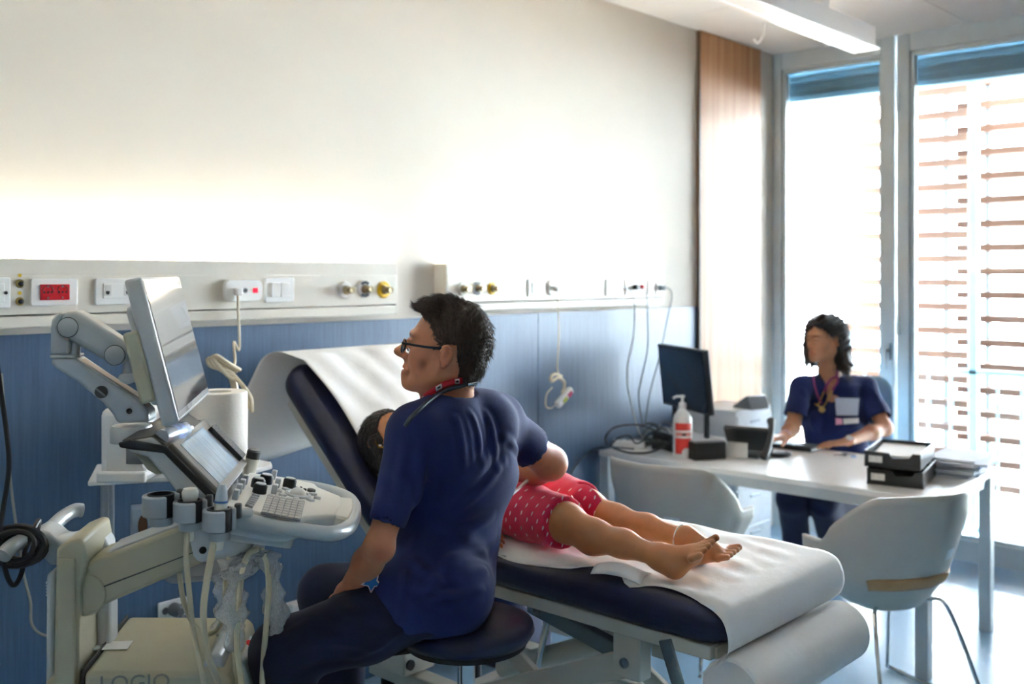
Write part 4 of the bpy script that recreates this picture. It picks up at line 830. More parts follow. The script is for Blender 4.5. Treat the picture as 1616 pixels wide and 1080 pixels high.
# sanitiser pump bottle
p = dz(1077, 722); bt = thing('sanitiser_bottle', 'white pump bottle with red label panels at the front of the desk', 'bottle', p)
k_ = .062/40*1.0; R_b = .045
hgt = at(1077, 624, (p - Vector((0, 0, DZ))).dot(Vector((FW[0], FW[1], 0)))).z - DZ
s_ = hgt/.30
MB().lathe([(.0, 0), (R_b-.004, 0), (R_b, .005), (R_b, .185*s_), (R_b-.006, .205*s_), (.022, .228*s_), (.016, .235*s_), (.016, .245*s_), (0, .245*s_)], n=32).build('body', m_white, bt)
MB().lathe([(.018, .240*s_), (.018, .262*s_), (.010, .266*s_), (.007, .268*s_), (.007, .288*s_), (.012, .289*s_), (.012, .30*s_), (0, .30*s_)], n=20).build('pump', m_white, bt)
fdir = Vector((-FW[0], -FW[1], 0)); MB().tube([(0, 0, .294*s_), Vector((RT[0], RT[1], 0))*-.03 + Vector((0, 0, .294*s_)), Vector((RT[0], RT[1], 0))*-.045 + Vector((0, 0, .285*s_))], .006).build('nozzle', m_white, bt)
aw = math.atan2(fdir.y, fdir.x)
def wrap(name, z0, z1, half, mat, off=.0006): return MB().grid(lambda a, b: ((R_b+off)*math.cos(aw-half+2*half*a), (R_b+off)*math.sin(aw-half+2*half*a), (z0+(z1-z0)*b)*s_), 12, 1).build(name, mat, bt, smooth=180)
m_rl = pm('label_red', '#dd3a2e', .45, var=.06); wrap('label_panel', .135, .170, 1.0, m_rl); wrap('label_panel', .022, .098, 1.0, m_rl)
wrap('label_band', .108, .126, .9, pm('label_red_print', '#e88f86', .45, var=.5, scale=120)); wrap('label_mark', .110, .121, .22, m_dark, .0009)
MB().grid(lambda a, b: ((R_b+.001)*math.cos(aw-.2+.9*a), (R_b+.001)*math.sin(aw-.2+.9*a), (.022+(.03*math.sin(PI*(.15+.7*a)))*b)*s_), 10, 2).build('label_hand', m_white, bt, smooth=180)
# telephone on its easel stand
p = dz(1175, 722); ph = thing('desk_phone', 'dark grey desk telephone propped on a silver easel stand', 'telephone', p, math.radians(-76))
m_ph = pm('phone_grey', '#3c3e40', .45, var=.06)
tl2 = Matrix.Rotation(math.radians(38), 3, 'X')
MB().box((-.01, .10, .075), (.22, .026, .15), tl2).build('body', m_ph, ph, bevel=.006); MB().box((-.01, .02, .012), (.17, .09, .022)).build('foot', m_ph, ph, bevel=.004)
MB().tube(bez([(.09, .145, .165), (.105, .10, .14), (.112, .04, .085), (.108, -.015, .030), (.095, -.035, .012)], 6), [.020, .02, .019, .018, .017, .016, .016, .016, .016, .016, .016, .016, .016, .016, .016, .017, .018, .019, .019, .02, .021, .022, .022, .022, .022][:25], n=12).build('handset', m_ph, ph)
MB().prism([(-.075, .0), (.06, .0), (.045, .085), (-.055, .085)], (-.03, -.05, .002), (1, 0, 0), (0, .62, .78), (0, 0, 0), (0, -.003, .002)).build('easel', pm('easel_silver', '#b9b9b6', .35, .5), ph, bevel=.002)
MB().tube(bez([(-.08, -.02, .006), (-.16, -.03, .005), (-.22, .02, .005), (-.26, .10, .005)], 6), .0035).build('cord', m_dark, ph)
# headset ring / mouse
p = dz(1232, 721); hm = thing('computer_mouse', 'dark oval mouse on the desk beside the telephone', 'mouse', p, math.radians(-30))
MB().ell((0, 0, .012), (.062, .034, .014)).build('body', m_dark, hm, smooth=180); MB().ell((.0, 0, .022), (.040, .018, .006)).build('top', m_grey, hm, smooth=180)
p = dz(1228, 708); kb = thing('keyboard', 'flat black keyboard lying in front of the seated woman', 'keyboard', p, math.radians(92))
MB().box((0, -.06, .009), (.36, .13, .018)).build('body', m_dark, kb, bevel=.004); m_kk = pm('keycap', '#2a2b2e', .5)
for r in range(4): MB().box((0, -.105+.03*r, .021), (.34, .024, .006)).build('key_row', m_kk, kb, bevel=.002)
# keys and small glasses-like items
p = dz(1332, 722); ky = thing('key_bunch', 'small bunch of keys with a pale blue tag on the desk', 'keys', p)
for k in range(5):
    a = k*1.1+.3; e = Vector((math.cos(a)*.045, math.sin(a)*.045, .006+.003*k)); g = MB(); g.lathe([(.011, -.001), (.011, .001)], O=(0.35*e.x, .35*e.y, e.z), n=14); g.box((.8*e.x, .8*e.y, e.z), (.04, .006, .002), Matrix.Rotation(a, 3, 'Z')); g.build('key', m_chrome if k % 2 else m_dark, ky)
MB().tube([(.012*math.cos(a), .012*math.sin(a), .02) for a in [2*PI*i/14 for i in range(14)]], .0018, closed=True).build('ring', m_chrome, ky); MB().box((.03, -.035, .004), (.05, .025, .003), Matrix.Rotation(.4, 3, 'Z')).build('tag', pm('tag_blue', '#9fc3e6', .5), ky, bevel=.001)
# letter trays
m_tray = pm('tray_black', '#1c1d1f', .35, var=.08)
pa, pb, pc = dz(1368, 764), dz(1457, 773), dz(1502, 752)
ta_ = math.atan2(pb.y-pa.y, pb.x-pa.x); tw = (pb-pa).length; td = max(.26, (pc-pb).length)
ex = Vector((math.cos(ta_), math.sin(ta_), 0)); ey = Vector((-math.sin(ta_), math.cos(ta_), 0))
for k, lb in ((0, 'lower black letter tray of the stack on the desk'), (1, 'upper black letter tray holding papers on the desk')):
    off = ex*(.0 - .012*k) + ey*(.012*k)
    t = thing('letter_tray', lb, 'tray', pa + off + Vector((0, 0, .072*k)), ta_, 'stacked letter trays')
    h = .066
    MB().box((tw/2, td/2, .004), (tw, td, .006)).build('floor', m_tray, t)
    MB().prism([(0, 0), (tw, 0), (tw, h), (tw*.86, h), (tw*.80, h*.72), (tw*.50, h*.62), (tw*.44, h*.95), (0, h*1.0)], (0, .002, 0), (1, 0, 0), (0, 0, 1), (0, 0, 0), (0, .004, 0)).build('front_wall', m_tray, t, bevel=.001)
    for x in (0, tw-.004): MB().box((x+.002, td/2, h/2+.002), (.005, td, h)).build('side_wall', m_tray, t, bevel=.001)
    MB().box((tw/2, td-.002, h/2), (tw, .005, h)).build('back_wall', m_tray, t, bevel=.001)
    MB().box((tw*.20, -.001, h*.52), (.055, .002, .028)).build('tray_label', pm('tray_label', '#d9d6d2', .5, var=.15, scale=140), t)
    if k:
        for j in range(3):
            pp = thing('paper_sheets', ('white paper sheets lying in the upper letter tray', 'thin blue folder lying in the upper letter tray', 'topmost loose white page in the upper letter tray')[j], 'paper', pa + off + Vector((0, 0, .072+.012+.014*j)), ta_ + (.0, .0, .06)[j])
            MB().box((tw/2+(.0, -.03, .01)[j], td/2+.005*j, .005), (tw-.04-.03*(j == 1), td-.03, .010)).build('sheets', (m_paper, pm('folder_blue', '#8ab0dd', .5), m_paper)[j], pp)
p = dz(1535, 748); ppl = thing('paper_stack', 'untidy stack of white papers at the far right corner of the desk', 'paper stack', (4.675, 1.625, DZ), math.radians(8))
for k in range(9):
    MB().box((.02*math.sin(k*1.7), .018*math.cos(k*2.3)-.004*k, .005+.0085*k), (.29, .205, .0078), Matrix.Rotation(.09*math.sin(k*2.9), 3, 'Z')).build('sheaf', pm('paper_bluish', '#e6e9f1', .8), ppl)
# power strip and cable tangle by the wall
ps0, ps1 = dz(968, 706), dz(1018, 708); pst = thing('power_strip', 'white power strip lying at the wall end of the desk', 'power strip', (ps0+ps1)/2, math.atan2((ps1-ps0).y, (ps1-ps0).x))
MB().box((0, 0, .02), ((ps1-ps0).length, .05, .04)).build('body', m_white, pst, bevel=.006)
for k in range(3): MB().lathe([(.017, .040), (.017, .042), (.014, .041), (0, .0405)], O=(-.05+.05*k, 0, 0), n=16).build('outlet', m_grey, pst)
def cable(label, pts, r=.0035, mat=None, name='cable'):
    P = bez(pts, 8); t = thing('wall_cable', label, 'cable', P[0]); MB().tube([q-P[0] for q in P], r, n=7).build(name, mat or pm('slate_cable', '#5f7078', .5), t); return t
wy = UF-.05; m_pc = pm('pale_cable', '#aab3b4', .5); m_sc = pm('slate_cable', '#56666e', .5)
cable('pale cable dropping from the left plug of the right wall unit', [on_y(975, 454, wy), on_y(992, 457, wy), on_y(1001, 478, wy), on_y(1000, 530, wy), on_y(990, 580, wy), on_y(992, 620, wy), on_y(1008, 680, 3.06), dz(1024, 703)+Vector((0, 0, .01))], .0035, m_pc)
cable('grey cable dropping from the red plug to the desk', [on_y(1006, 455, wy), on_y(1019, 462, wy), on_y(1022, 500, wy), on_y(1022, 550, wy), on_y(1012, 600, wy), on_y(1008, 630, wy), on_y(1017, 690, 3.04), dz(1018, 704)+Vector((0, 0, .02))], .0035, m_sc)
cable('grey cable dropping from the end plug behind the monitor', [on_y(1042, 454, wy), on_y(1056, 456, wy), on_y(1060, 470, wy), on_y(1052, 510, wy), on_y(1042, 560, wy), on_y(1026, 620, wy), on_y(1016, 690, 3.02), dz(1020, 705)+Vector((0, 0, .01))], .0035, m_sc)
cable('dark cable curving off the left end of the desk to the floor', [dz(1000, 712)+Vector((0, 0, .01)), on_y(955, 706, 3.02), on_y(934, 712, 3.145), on_y(915, 728, 3.15), on_y(900, 752, 3.15), on_y(898, 790, 3.15), on_y(900, 900, 3.15)], .0045, m_sc)
m_bk = pm('dark_cable', '#33393d', .5)
for i, (lb, pts) in enumerate((('dark cable arching high over the power strip', [(958, 704), (956, 690), (968, 676), (990, 671), (1015, 672), (1036, 682), (1048, 692)]), ('dark cable arching low over the power strip', [(962, 705), (975, 692), (992, 688), (1004, 700), (1022, 694), (1044, 698)]), ('dark cable lying along the desk edge to the monitor base', [(968, 709), (995, 715), (1025, 714), (1050, 704), (1062, 690)]))):
    P = [at(u, v, 5.0) for u, v in pts]; P[0] = dz(*pts[0])+Vector((0, 0, .004)); cable(lb, P, .0045, m_bk)
tg = thing('cable_bundle', 'tangled bundle of dark power adapters and cables left of the bottle', 'cables', dz(1040, 708))
rg = random.Random(4)
MB().box((.0, .0, .025), (.10, .06, .045), Matrix.Rotation(.5, 3, 'Z')).build('adapter', m_dark, tg, bevel=.006); MB().box((.07, .09, .022), (.09, .05, .04), Matrix.Rotation(1.3, 3, 'Z')).build('adapter', m_grey, tg, bevel=.006); MB().box((-.02, .12, .02), (.08, .05, .04), Matrix.Rotation(.1, 3, 'Z')).build('adapter', m_dark, tg, bevel=.006)
for k in range(7):
    c0 = Vector((rg.uniform(-.05, .08), rg.uniform(-.05, .12), .05+.008*k)); r0 = rg.uniform(.04, .075)
    MB().tube([c0 + Vector((r0*math.cos(a), r0*.8*math.sin(a), .022*math.sin(a+k)+.018*math.sin(2*a))) for a in [2*PI*i/20 for i in range(20)]], .0042, n=6, closed=True).build('cable_loop', m_bk if k % 3 else m_grey, tg)
# drawer cabinet behind the desk with a small stand
cb = thing('drawer_cabinet', 'white drawer cabinet in the corner behind the desk', 'cabinet', (5.06, 2.995, 0))
MB().box((0, 0, .43), (.38, .30, .86)).build('body', pm('cabinet_white', '#eef3f5', .4), cb, bevel=.004)
for k in range(4):
    d_ = MB().box((0, -.153, .115+.205*k), (.365, .012, .195)).build('drawer', pm('cabinet_white', '#eef3f5', .4), cb, bevel=.003); MB().box((0, -.162, .115+.205*k+.06), (.10, .010, .012)).build('handle', m_alu, d_, bevel=.002)
cr = thing('card_holder', 'small dark grey sloping holder on top of the drawer cabinet', 'holder', (5.0, 2.93, .86), math.radians(-15))
MB().prism([(-.07, 0), (.07, 0), (.07, .012), (-.03, .075), (-.045, .07)], (0, -.06, 0), (0, 1, 0), (0, 0, 1), (0, 0, 0), (.14, 0, 0)).build('body', m_grey, cr, bevel=.004)
# office chair of the woman
oc = thing('office_chair', 'light blue office chair that the woman sits on', 'chair', (5.20, 2.40, 0), math.radians(190))
m_ob = pm('chair_blue', '#3d74b8', .7, var=.05, bump=.1, bscale=200); m_ob2 = pm('chair_pale_blue', '#8fb9d8', .6, var=.04)
MB().prism(rrect(.46, .46, .09, 6), (0, 0, .435), (1, 0, 0), (0, 1, 0), (0, 0, 0), (0, 0, .06)).build('seat', m_ob, oc, bevel=.025, seg=4)
MB().prism(rrect(.42, .50, .10, 6, 0, .27), (-.235, 0, .52), (0, 1, 0), (-.10, 0, 1), (0, 0, 0), (-.05, 0, -.005)).build('backrest', m_ob2, oc, bevel=.022, seg=4)
MB().tube([(-.10, 0, .42), (-.26, 0, .42), (-.30, 0, .50), (-.31, 0, .70)], .018).build('back_bracket', m_dark, oc); MB().cyl((0, 0, .10), (0, 0, .435), .028, n=18).build('column', m_dark, oc)
for k in range(5):
    a = k*2*PI/5+.2; c_, s_ = math.cos(a), math.sin(a); MB().prism([(0, -.025), (.28, -.015), (.28, .015), (0, .025)], (0, 0, .075), (c_, s_, 0), (-s_, c_, 0), (0, 0, 0), (0, 0, .035)).build('spoke', m_dark, oc, bevel=.006)
    w = MB(); w.cyl((.28*c_-.02*s_, .28*s_+.02*c_, .03), (.28*c_+.02*s_, .28*s_-.02*c_, .03), .03, n=16); w.build('caster', m_dark, oc)
# ================================================================ BODY MODELLER: smooth-blended volumes -> one continuous surface
class Vol:
    def __init__(s, h): s.h = h; s.P = []
    def _add(s, fn, lo, hi, op, k): s.P.append((fn, np.array(lo, float), np.array(hi, float), op, k)); return s
    def cap(s, p0, p1, r0, r1=None, k=.02, op='add', ax=None, fac=1.0):
        p0, p1 = np.array(p0, float), np.array(p1, float); r1 = r0 if r1 is None else r1; R = max(r0, r1)*max(1, fac)
        A = None if ax is None else np.array(Vector(ax).normalized(), float)
        def fn(X, Y, Z):
            a, b, c = X-p0[0], Y-p0[1], Z-p0[2]; d = p1-p0
            if A is not None:
                t = (a*A[0]+b*A[1]+c*A[2])*(1/fac-1); a, b, c = a+t*A[0], b+t*A[1], c+t*A[2]; d = d + A*(d@A)*(1/fac-1)
            L = max(d@d, 1e-9); h = np.clip((a*d[0]+b*d[1]+c*d[2])/L, 0, 1)
            return np.sqrt((a-h*d[0])**2+(b-h*d[1])**2+(c-h*d[2])**2) - (r0+(r1-r0)*h)
        return s._add(fn, np.minimum(p0, p1)-R, np.maximum(p0, p1)+R, op, k)
    def ell(s, c, r, R=None, k=.02, op='add'):
        c = np.array(c, float); r = np.array(r, float); M = np.eye(3) if R is None else np.array(R).T; m = r.max()
        def fn(X, Y, Z):
            a, b, e = X-c[0], Y-c[1], Z-c[2]
            x, y, z = [(M[i, 0]*a+M[i, 1]*b+M[i, 2]*e) for i in range(3)]
            k0 = np.sqrt((x/r[0])**2+(y/r[1])**2+(z/r[2])**2); k1 = np.sqrt((x/r[0]**2)**2+(y/r[1]**2)**2+(z/r[2]**2)**2)+1e-9
            return k0*(k0-1)/k1
        return s._add(fn, c-m, c+m, op, k)
    def fun(s, fn, op, k=.01): return s._add(fn, [-1e9]*3, [1e9]*3, op, k)
    def grid(s):
        ad = [p for p in s.P if p[3] == 'add']; h = s.h
        lo = np.min([p[1] for p in ad], 0)-4*h-.01; hi = np.max([p[2] for p in ad], 0)+4*h+.01
        n = np.ceil((hi-lo)/h).astype(int)+1; D = np.full(n, 10.0, np.float32)
        ax = [lo[i]+h*np.arange(n[i]) for i in range(3)]
        for fn, a, b, op, k in s.P:
            i0 = np.maximum(np.floor((a-k-4*h-lo)/h), 0).astype(np.int64) if a[0] > -1e8 else np.zeros(3, int)
            i1 = np.minimum(np.ceil((b+k+4*h-lo)/h)+1, n).astype(np.int64) if b[0] < 1e8 else n
            if (i1 <= i0).any(): continue
            sl = tuple(slice(i0[i], i1[i]) for i in range(3))
            X, Y, Z = np.meshgrid(*[ax[i][sl[i]].astype(np.float32) for i in range(3)], indexing='ij')
            d = fn(X, Y, Z).astype(np.float32); E = D[sl]
            if op == 'add': hh = np.clip(.5+.5*(E-d)/k, 0, 1); D[sl] = E*(1-hh)+d*hh-k*hh*(1-hh)
            elif op == 'sub': d = -d; hh = np.clip(.5-.5*(E-d)/k, 0, 1); D[sl] = E*(1-hh)+d*hh+k*hh*(1-hh)
            elif op == 'int': hh = np.clip(.5-.5*(E-d)/k, 0, 1); D[sl] = E*(1-hh)+d*hh+k*hh*(1-hh)
            elif op == 'disp': D[sl] = E+d
        return D, lo, h
    def mesh(s):
        D, lo, h = s.grid(); return surfnet(D, lo, h)
def surfnet(D, lo, h):
    S = D < 0; nx, ny, nz = D.shape
    c = [S[i:nx-1+i, j:ny-1+j, k:nz-1+k] for i in (0, 1) for j in (0, 1) for k in (0, 1)]
    a = np.logical_or.reduce(c) & ~np.logical_and.reduce(c); I = np.argwhere(a)
    idx = -np.ones(a.shape, np.int64); idx[tuple(I.T)] = np.arange(len(I))
    acc = np.zeros((len(I), 3)); cnt = np.zeros(len(I))
    for i in (0, 1):
        for j in (0, 1):
            for k in (0, 1):
                for ax in range(3):
                    o = [i, j, k]
                    if o[ax]: continue
                    q = list(o); q[ax] = 1
                    va = D[I[:, 0]+o[0], I[:, 1]+o[1], I[:, 2]+o[2]].astype(float); vb = D[I[:, 0]+q[0], I[:, 1]+q[1], I[:, 2]+q[2]].astype(float)
                    m = (va < 0) != (vb < 0); t = np.where(m, va/np.where(m, va-vb, 1), 0)
                    p = np.tile(np.array(o, float), (len(I), 1)); p[:, ax] += t
                    acc[m] += p[m]; cnt[m] += 1
    V = lo + h*(I + acc/cnt[:, None]); F = []
    for ax in range(3):
        u, v = (ax+1) % 3, (ax+2) % 3
        A = S[tuple(slice(0, -1) if t == ax else slice(None) for t in range(3))]; B = S[tuple(slice(1, None) if t == ax else slice(None) for t in range(3))]
        E = np.argwhere(A != B)
        ok = (E[:, u] > 0) & (E[:, v] > 0) & (E[:, u] < D.shape[u]-1) & (E[:, v] < D.shape[v]-1); E = E[ok]
        if not len(E): continue
        fl = A[tuple(E.T)]
        def g(du, dv): Q = E.copy(); Q[:, u] -= du; Q[:, v] -= dv; return idx[tuple(Q.T)]
        q = np.stack([g(1, 1), g(0, 1), g(0, 0), g(1, 0)], 1); q[~fl] = q[~fl][:, ::-1]; F.append(q)
    F = np.concatenate(F); F = F[(F >= 0).all(1)]
    return V, F
def vnormals(V, F):
    n = np.cross(V[F[:, 2]]-V[F[:, 0]], V[F[:, 3]]-V[F[:, 1]]); N = np.zeros_like(V)
    for k in range(4): np.add.at(N, F[:, k], n)
    return N/(np.linalg.norm(N, axis=1)[:, None]+1e-12)
def smooth_mesh(V, F, it=2, lam=.5):
    E = np.concatenate([F[:, [0, 1]], F[:, [1, 2]], F[:, [2, 3]], F[:, [3, 0]]]); E = np.concatenate([E, E[:, ::-1]])
    cnt = np.bincount(E[:, 0], minlength=len(V))[:, None]
    for _ in range(it):
        A = np.zeros_like(V); np.add.at(A, E[:, 0], V[E[:, 1]]); V = V + lam*(A/np.maximum(cnt, 1)-V)
    return V
def folds(V, F, fl):
    """raise soft cloth folds: each is (point, point, width, height)"""
    N = vnormals(V, F); d = np.zeros(len(V))
    for p0, p1, w, hgt in fl:
        p0, p1 = np.array(p0), np.array(p1); e = p1-p0; t = np.clip(((V-p0)@e)/(e@e), 0, 1); q = np.linalg.norm(V-p0-t[:, None]*e, axis=1)
        x = q/w; d += hgt*(np.exp(-x*x) - .45*np.exp(-((x-1.7)/.8)**2))*np.sin(PI*np.clip(t*.9+.05, 0, 1))**.5
    return V + N*d[:, None]
def ripple(V, amp, sc, seed=0):
    r = np.random.RandomState(seed); d = np.zeros(len(V))
    for _ in range(7): k = r.normal(size=3)*sc; d += np.sin(V@k + r.uniform(0, 6.28))*r.uniform(.4, 1)
    return d*amp/3
def join(parts):
    V = []; F = []; n = 0
    for v, f in parts: V.append(v); F.append(f+n); n += len(v)
    return np.concatenate(V), np.concatenate(F)
def px_of(V):
    r = V[:, 0]*RT[0]+V[:, 1]*RT[1]; f = V[:, 0]*FW[0]+V[:, 1]*FW[1]
    return 808+FPX*r/f, HORIZON+FPX*(CAM_H-V[:, 2])/f, f
def surf_at(V, u, v, rad=6):
    U, W_, f = px_of(V); m = (U-u)**2+(W_-v)**2 < rad*rad
    if not m.any(): m = (U-u)**2+(W_-v)**2 < (rad*4)**2
    i = np.where(m)[0]; i = i[np.argmin(f[i])]; return at(u, v, f[i])
class Fr:
    """a local frame: origin, forward x, left y, up z, scale"""
    def __init__(s, O, fwd, up=(0, 0, 1), sc=1.0):
        s.O = Vector(O); s.x = Vector(fwd).normalized(); s.y = Vector(up).cross(s.x).normalized(); s.z = s.x.cross(s.y); s.s = sc
        s.R = Matrix((s.x, s.y, s.z)).transposed()
    def __call__(s, x, y, z): return s.O + (s.x*x + s.y*y + s.z*z)*s.s
    def inv(s, X, Y, Z):
        a, b, c = (X-s.O.x)/s.s, (Y-s.O.y)/s.s, (Z-s.O.z)/s.s
        return a*s.x.x+b*s.x.y+c*s.x.z, a*s.y.x+b*s.y.y+c*s.y.z, a*s.z.x+b*s.z.y+c*s.z.z
def head_vol(vol, h, male=True, neck=None, nr=(.056, .060)):
    s = h.s; E = lambda c, r, k=.012, op='add', R=None: vol.ell(h(*c), [x*s for x in r], h.R if R is None else h.R @ R, k*s, op)
    C = lambda a, b, r0, r1=None, k=.012, op='add': vol.cap(h(*a), h(*b), r0*s, (r0 if r1 is None else r1)*s, k*s, op)
    E((-.008, 0, .036), (.090 if male else .096, .073, .086)); E((.030, 0, .020), (.064, .066, .075), .02)
    E((.036, 0, -.035), (.056, .054, .072), .02)
    j = .052 if male else .046
    for q in (-1, 1):
        C((-.002, q*j, -.052), (.066, q*.018, -.094), .021, .019, .02)
        C((.004, q*.056, -.015), (-.002, q*j, -.052), .016, .02, .02)
        E((.056, q*.038, -.022), (.030, .024, .030), .02); C((.078, q*.042, .028), (.092, q*.012, .028), .011, .011, .014)
        E((.096, q*.031, .006), (.012, .016, .011), .012, 'sub')
        E((.083, q*.031, .006), (.0135, .0145, .0125), .006)
        E((.086, q*.031, .0145), (.0125, .0165, .0045), .005); E((.086, q*.031, -.003), (.011, .0155, .0040), .005)
        E((.098, q*.0125, -.034), (.0105, .0075, .0075), .006); E((.1045, q*.0075, -.0415), (.005, .0035, .003), .003, 'sub')
        # ear: flared shell with helix rim, hollow and lobe
        Re = Matrix.Rotation(math.radians(-14), 3, 'Y') @ Matrix.Rotation(math.radians(q*22), 3, 'Z')
        E((-.014, q*.0785, .001), (.0180, .0066, .0245), .004, 'add', Re); E((-.011, q*.0905, .002), (.0125, .0110, .0170), .002, 'sub', Re)
        pts = [(.001, .078, .010), (-.004, .082, .019), (-.014, .0855, .0245), (-.025, .0880, .019), (-.0290, .0880, .006), (-.026, .0855, -.010), (-.018, .082, -.019)]
        for a_, b_ in zip(pts, pts[1:]): C((a_[0], q*a_[1], a_[2]), (b_[0], q*b_[1], b_[2]), .0034, .0034, .003)
        E((-.011, q*.0785, -.0225), (.0090, .0060, .0085), .005); E((.001, q*.0775, -.003), (.0048, .0050, .0070), .003)
    if male: C((.090, 0, .020), (.124, 0, -.022), .0082, .0100, .008); E((.126, 0, -.0255), (.0110, .0105, .0090), .008); C((.095, 0, -.036), (.117, 0, -.029), .0095, .0085, .008)
    else: C((.086, 0, .012), (.104, 0, -.022), .0075, .0095, .008); E((.106, 0, -.026), (.0105, .0105, .0095), .008)
    C((.082, 0, -.050), (.088, 0, -.078), .021, .019, .012); E((.083, 0, -.098), (.0175, .022, .0165), .014)
    for q in (-1, 1): C((.089, q*.022, -.0645), (.1005, q*.006, -.0575), .0045, .0055, .006); C((.088, q*.019, -.067), (.0985, q*.004, -.0725), .0055, .0068, .006)
    C((.102, -.018, -.0645), (.102, .018, -.0645), .0022, .0022, .003, 'sub')
    if neck is not None: vol.cap(h(-.026, 0, -.030), neck, nr[0], nr[1], .03); vol.cap(h(.0, 0, -.06), neck, nr[0]*.9, nr[1], .03)
def head_cols(V, h, base=(1, 1, 1), brow=(.22, .16, .12), lip=(1.0, .62, .58)):
    x, y, z = h.inv(V[:, 0], V[:, 1], V[:, 2]); C = np.ones((len(V), 3))*np.array(base)
    def blend(m, c): C[:] = C*(1-m[:, None]) + np.array(c)*m[:, None]
    g = lambda a, b, c, ra, rb, rc: np.exp(-((x-a)/ra)**2-((np.abs(y)-b)/rb)**2-((z-c)/rc)**2)
    blend(np.clip(g(.098, .0, -.058, .012, .020, .0055)+g(.096, 0, -.0725, .012, .018, .006), 0, 1)*.8, lip)
    blend(np.clip(1.6*g(.092, .032, .0265, .02, .021, .0045), 0, 1), brow)
    blend(np.clip(g(.06, .045, -.025, .03, .02, .022), 0, 1)*.35, (1.06, .86, .80)); blend(np.clip(g(.114, 0, -.028, .016, .014, .012), 0, 1)*.35, (1.05, .82, .76))
    blend(np.clip(1.2*g(.096, .031, .0055, .02, .015, .0028), 0, 1)*.75, (.30, .20, .16)); blend(g(-.008, .085, -.004, .016, .02, .026)*.3, (1.1, .78, .70))
    return C
def eyes(h, root, iris):
    s = h.s
    for q in (-1, 1):
        e = MB(); e.ell(h(.0828, q*.031, .0055), [.0125*s]*3, h.R, 16, 10); eb = e.build('eye', pm('eye_white', '#e4ddd6', .2), root, smooth=180, world=True)
        MB().lathe([(.0128*s*math.sin(t_), .0128*s*math.cos(t_)) for t_ in (.62, .5, .35, .2, .0)], O=h(.0828, q*.031, .0055), axis=h.x, n=18).build('iris', iris, eb, world=True, smooth=180)
def hand(vol, w, d, nrm, sc=1.0, curl=.5, spread=.12, thumb=1, k=.006, tcurl=.4):
    """palm and five fingers: w wrist, d pointing along the palm, nrm out of the back of the hand, thumb side +1/-1"""
    d = Vector(d).normalized(); n = Vector(nrm); n = (n - d*n.dot(d)).normalized(); t = d.cross(n)*thumb; P = lambda a, b, c: Vector(w) + (d*a + t*b + n*c)*sc
    vol.cap(P(-.03, 0, 0), P(.01, 0, 0), .024*sc, .025*sc, .015*sc, ax=n, fac=.72)
    vol.cap(P(.02, .012, 0), P(.075, .022, 0), .021*sc, .018*sc, .015*sc, ax=n, fac=.68); vol.cap(P(.02, -.012, 0), P(.072, -.022, 0), .021*sc, .017*sc, .015*sc, ax=n, fac=.68); vol.cap(P(.03, 0, 0), P(.078, 0, .001), .022*sc, .018*sc, .015*sc, ax=n, fac=.66)
    for i, (off, L, r) in enumerate(((.030, .072, .0088), (.0105, .080, .0092), (-.0095, .074, .0088), (-.028, .058, .0078))):
        a = spread*(1.2-.8*i)*1.0; p = P(.080-.004*abs(i-1), off, .002); dd = (d*math.cos(a) + t*math.sin(a)); c = 0
        for seg, fr_ in enumerate((.44, .31, .25)):
            c += curl*(.55, .75, .55)[seg]; v = dd*math.cos(c) - n*math.sin(c); q = p + v*L*fr_*sc; rr = r*(1, .92, .82)[seg]*sc
            vol.cap(p, q, rr, rr*.92, (k if seg == 0 else .003)*sc); p = q
    p = P(.022, .026, -.006); v = (d*.62 + t*.72 - n*.18).normalized(); q = p + v*.038*sc; vol.cap(p, q, .0135*sc, .0105*sc, .012*sc)
    v2 = (v*math.cos(tcurl) + d*.5 - t*.2*tcurl - n*.25*tcurl).normalized(); q2 = q + v2*.030*sc; vol.cap(q, q2, .0100*sc, .0090*sc, .004*sc); vol.cap(q2, q2 + (v2 - n*.1).normalized()*.022*sc, .0092*sc, .0072*sc, .003*sc)
m_skin = pm('skin_warm', '#d48d68', .5, var=.06, scale=40, bump=.05, bscale=350, sss=.12, attr='tone')
m_scrub = pm('navy_scrubs', '#182758', .85, var=.10, scale=9, bump=.12, bscale=420)
m_scrub2 = pm('dark_navy_scrubs', '#0f1738', .85, var=.10, scale=9, bump=.12, bscale=420, sheen=.05)
# ================================================================ SEATED MAN AT THE COUCH
def wdir(r, f, z=0.0): return Vector((r*RT[0]+f*FW[0], r*RT[1]+f*FW[1], z))
SH = wdir(.62, .78); TF_ = wdir(-.78, .62)                 # shoulder line (left to right) and chest direction
man = thing('person', 'seated man in navy scrubs with glasses turning left towards the screen', 'person', (so.x, so.y, 0))
hd_ = Fr(at(707, 556, 2.47), wdir(-.985, .16, .20), (0, 0, 1), .97)
nb = at(706, 642, 2.50)
v = Vol(.0028); head_vol(v, hd_, True, nb, (.053, .055)); v.cap(nb, at(716, 700, 2.52), .055, .07, .03)
for k_ in (-1, 1): v.cap(nb + Vector((0, 0, -.03)), nb + SH*(k_*.08) + Vector((0, 0, -.06)), .035, .03, .03)
Vh, Fh = v.mesh(); hc = head_cols(Vh, hd_)
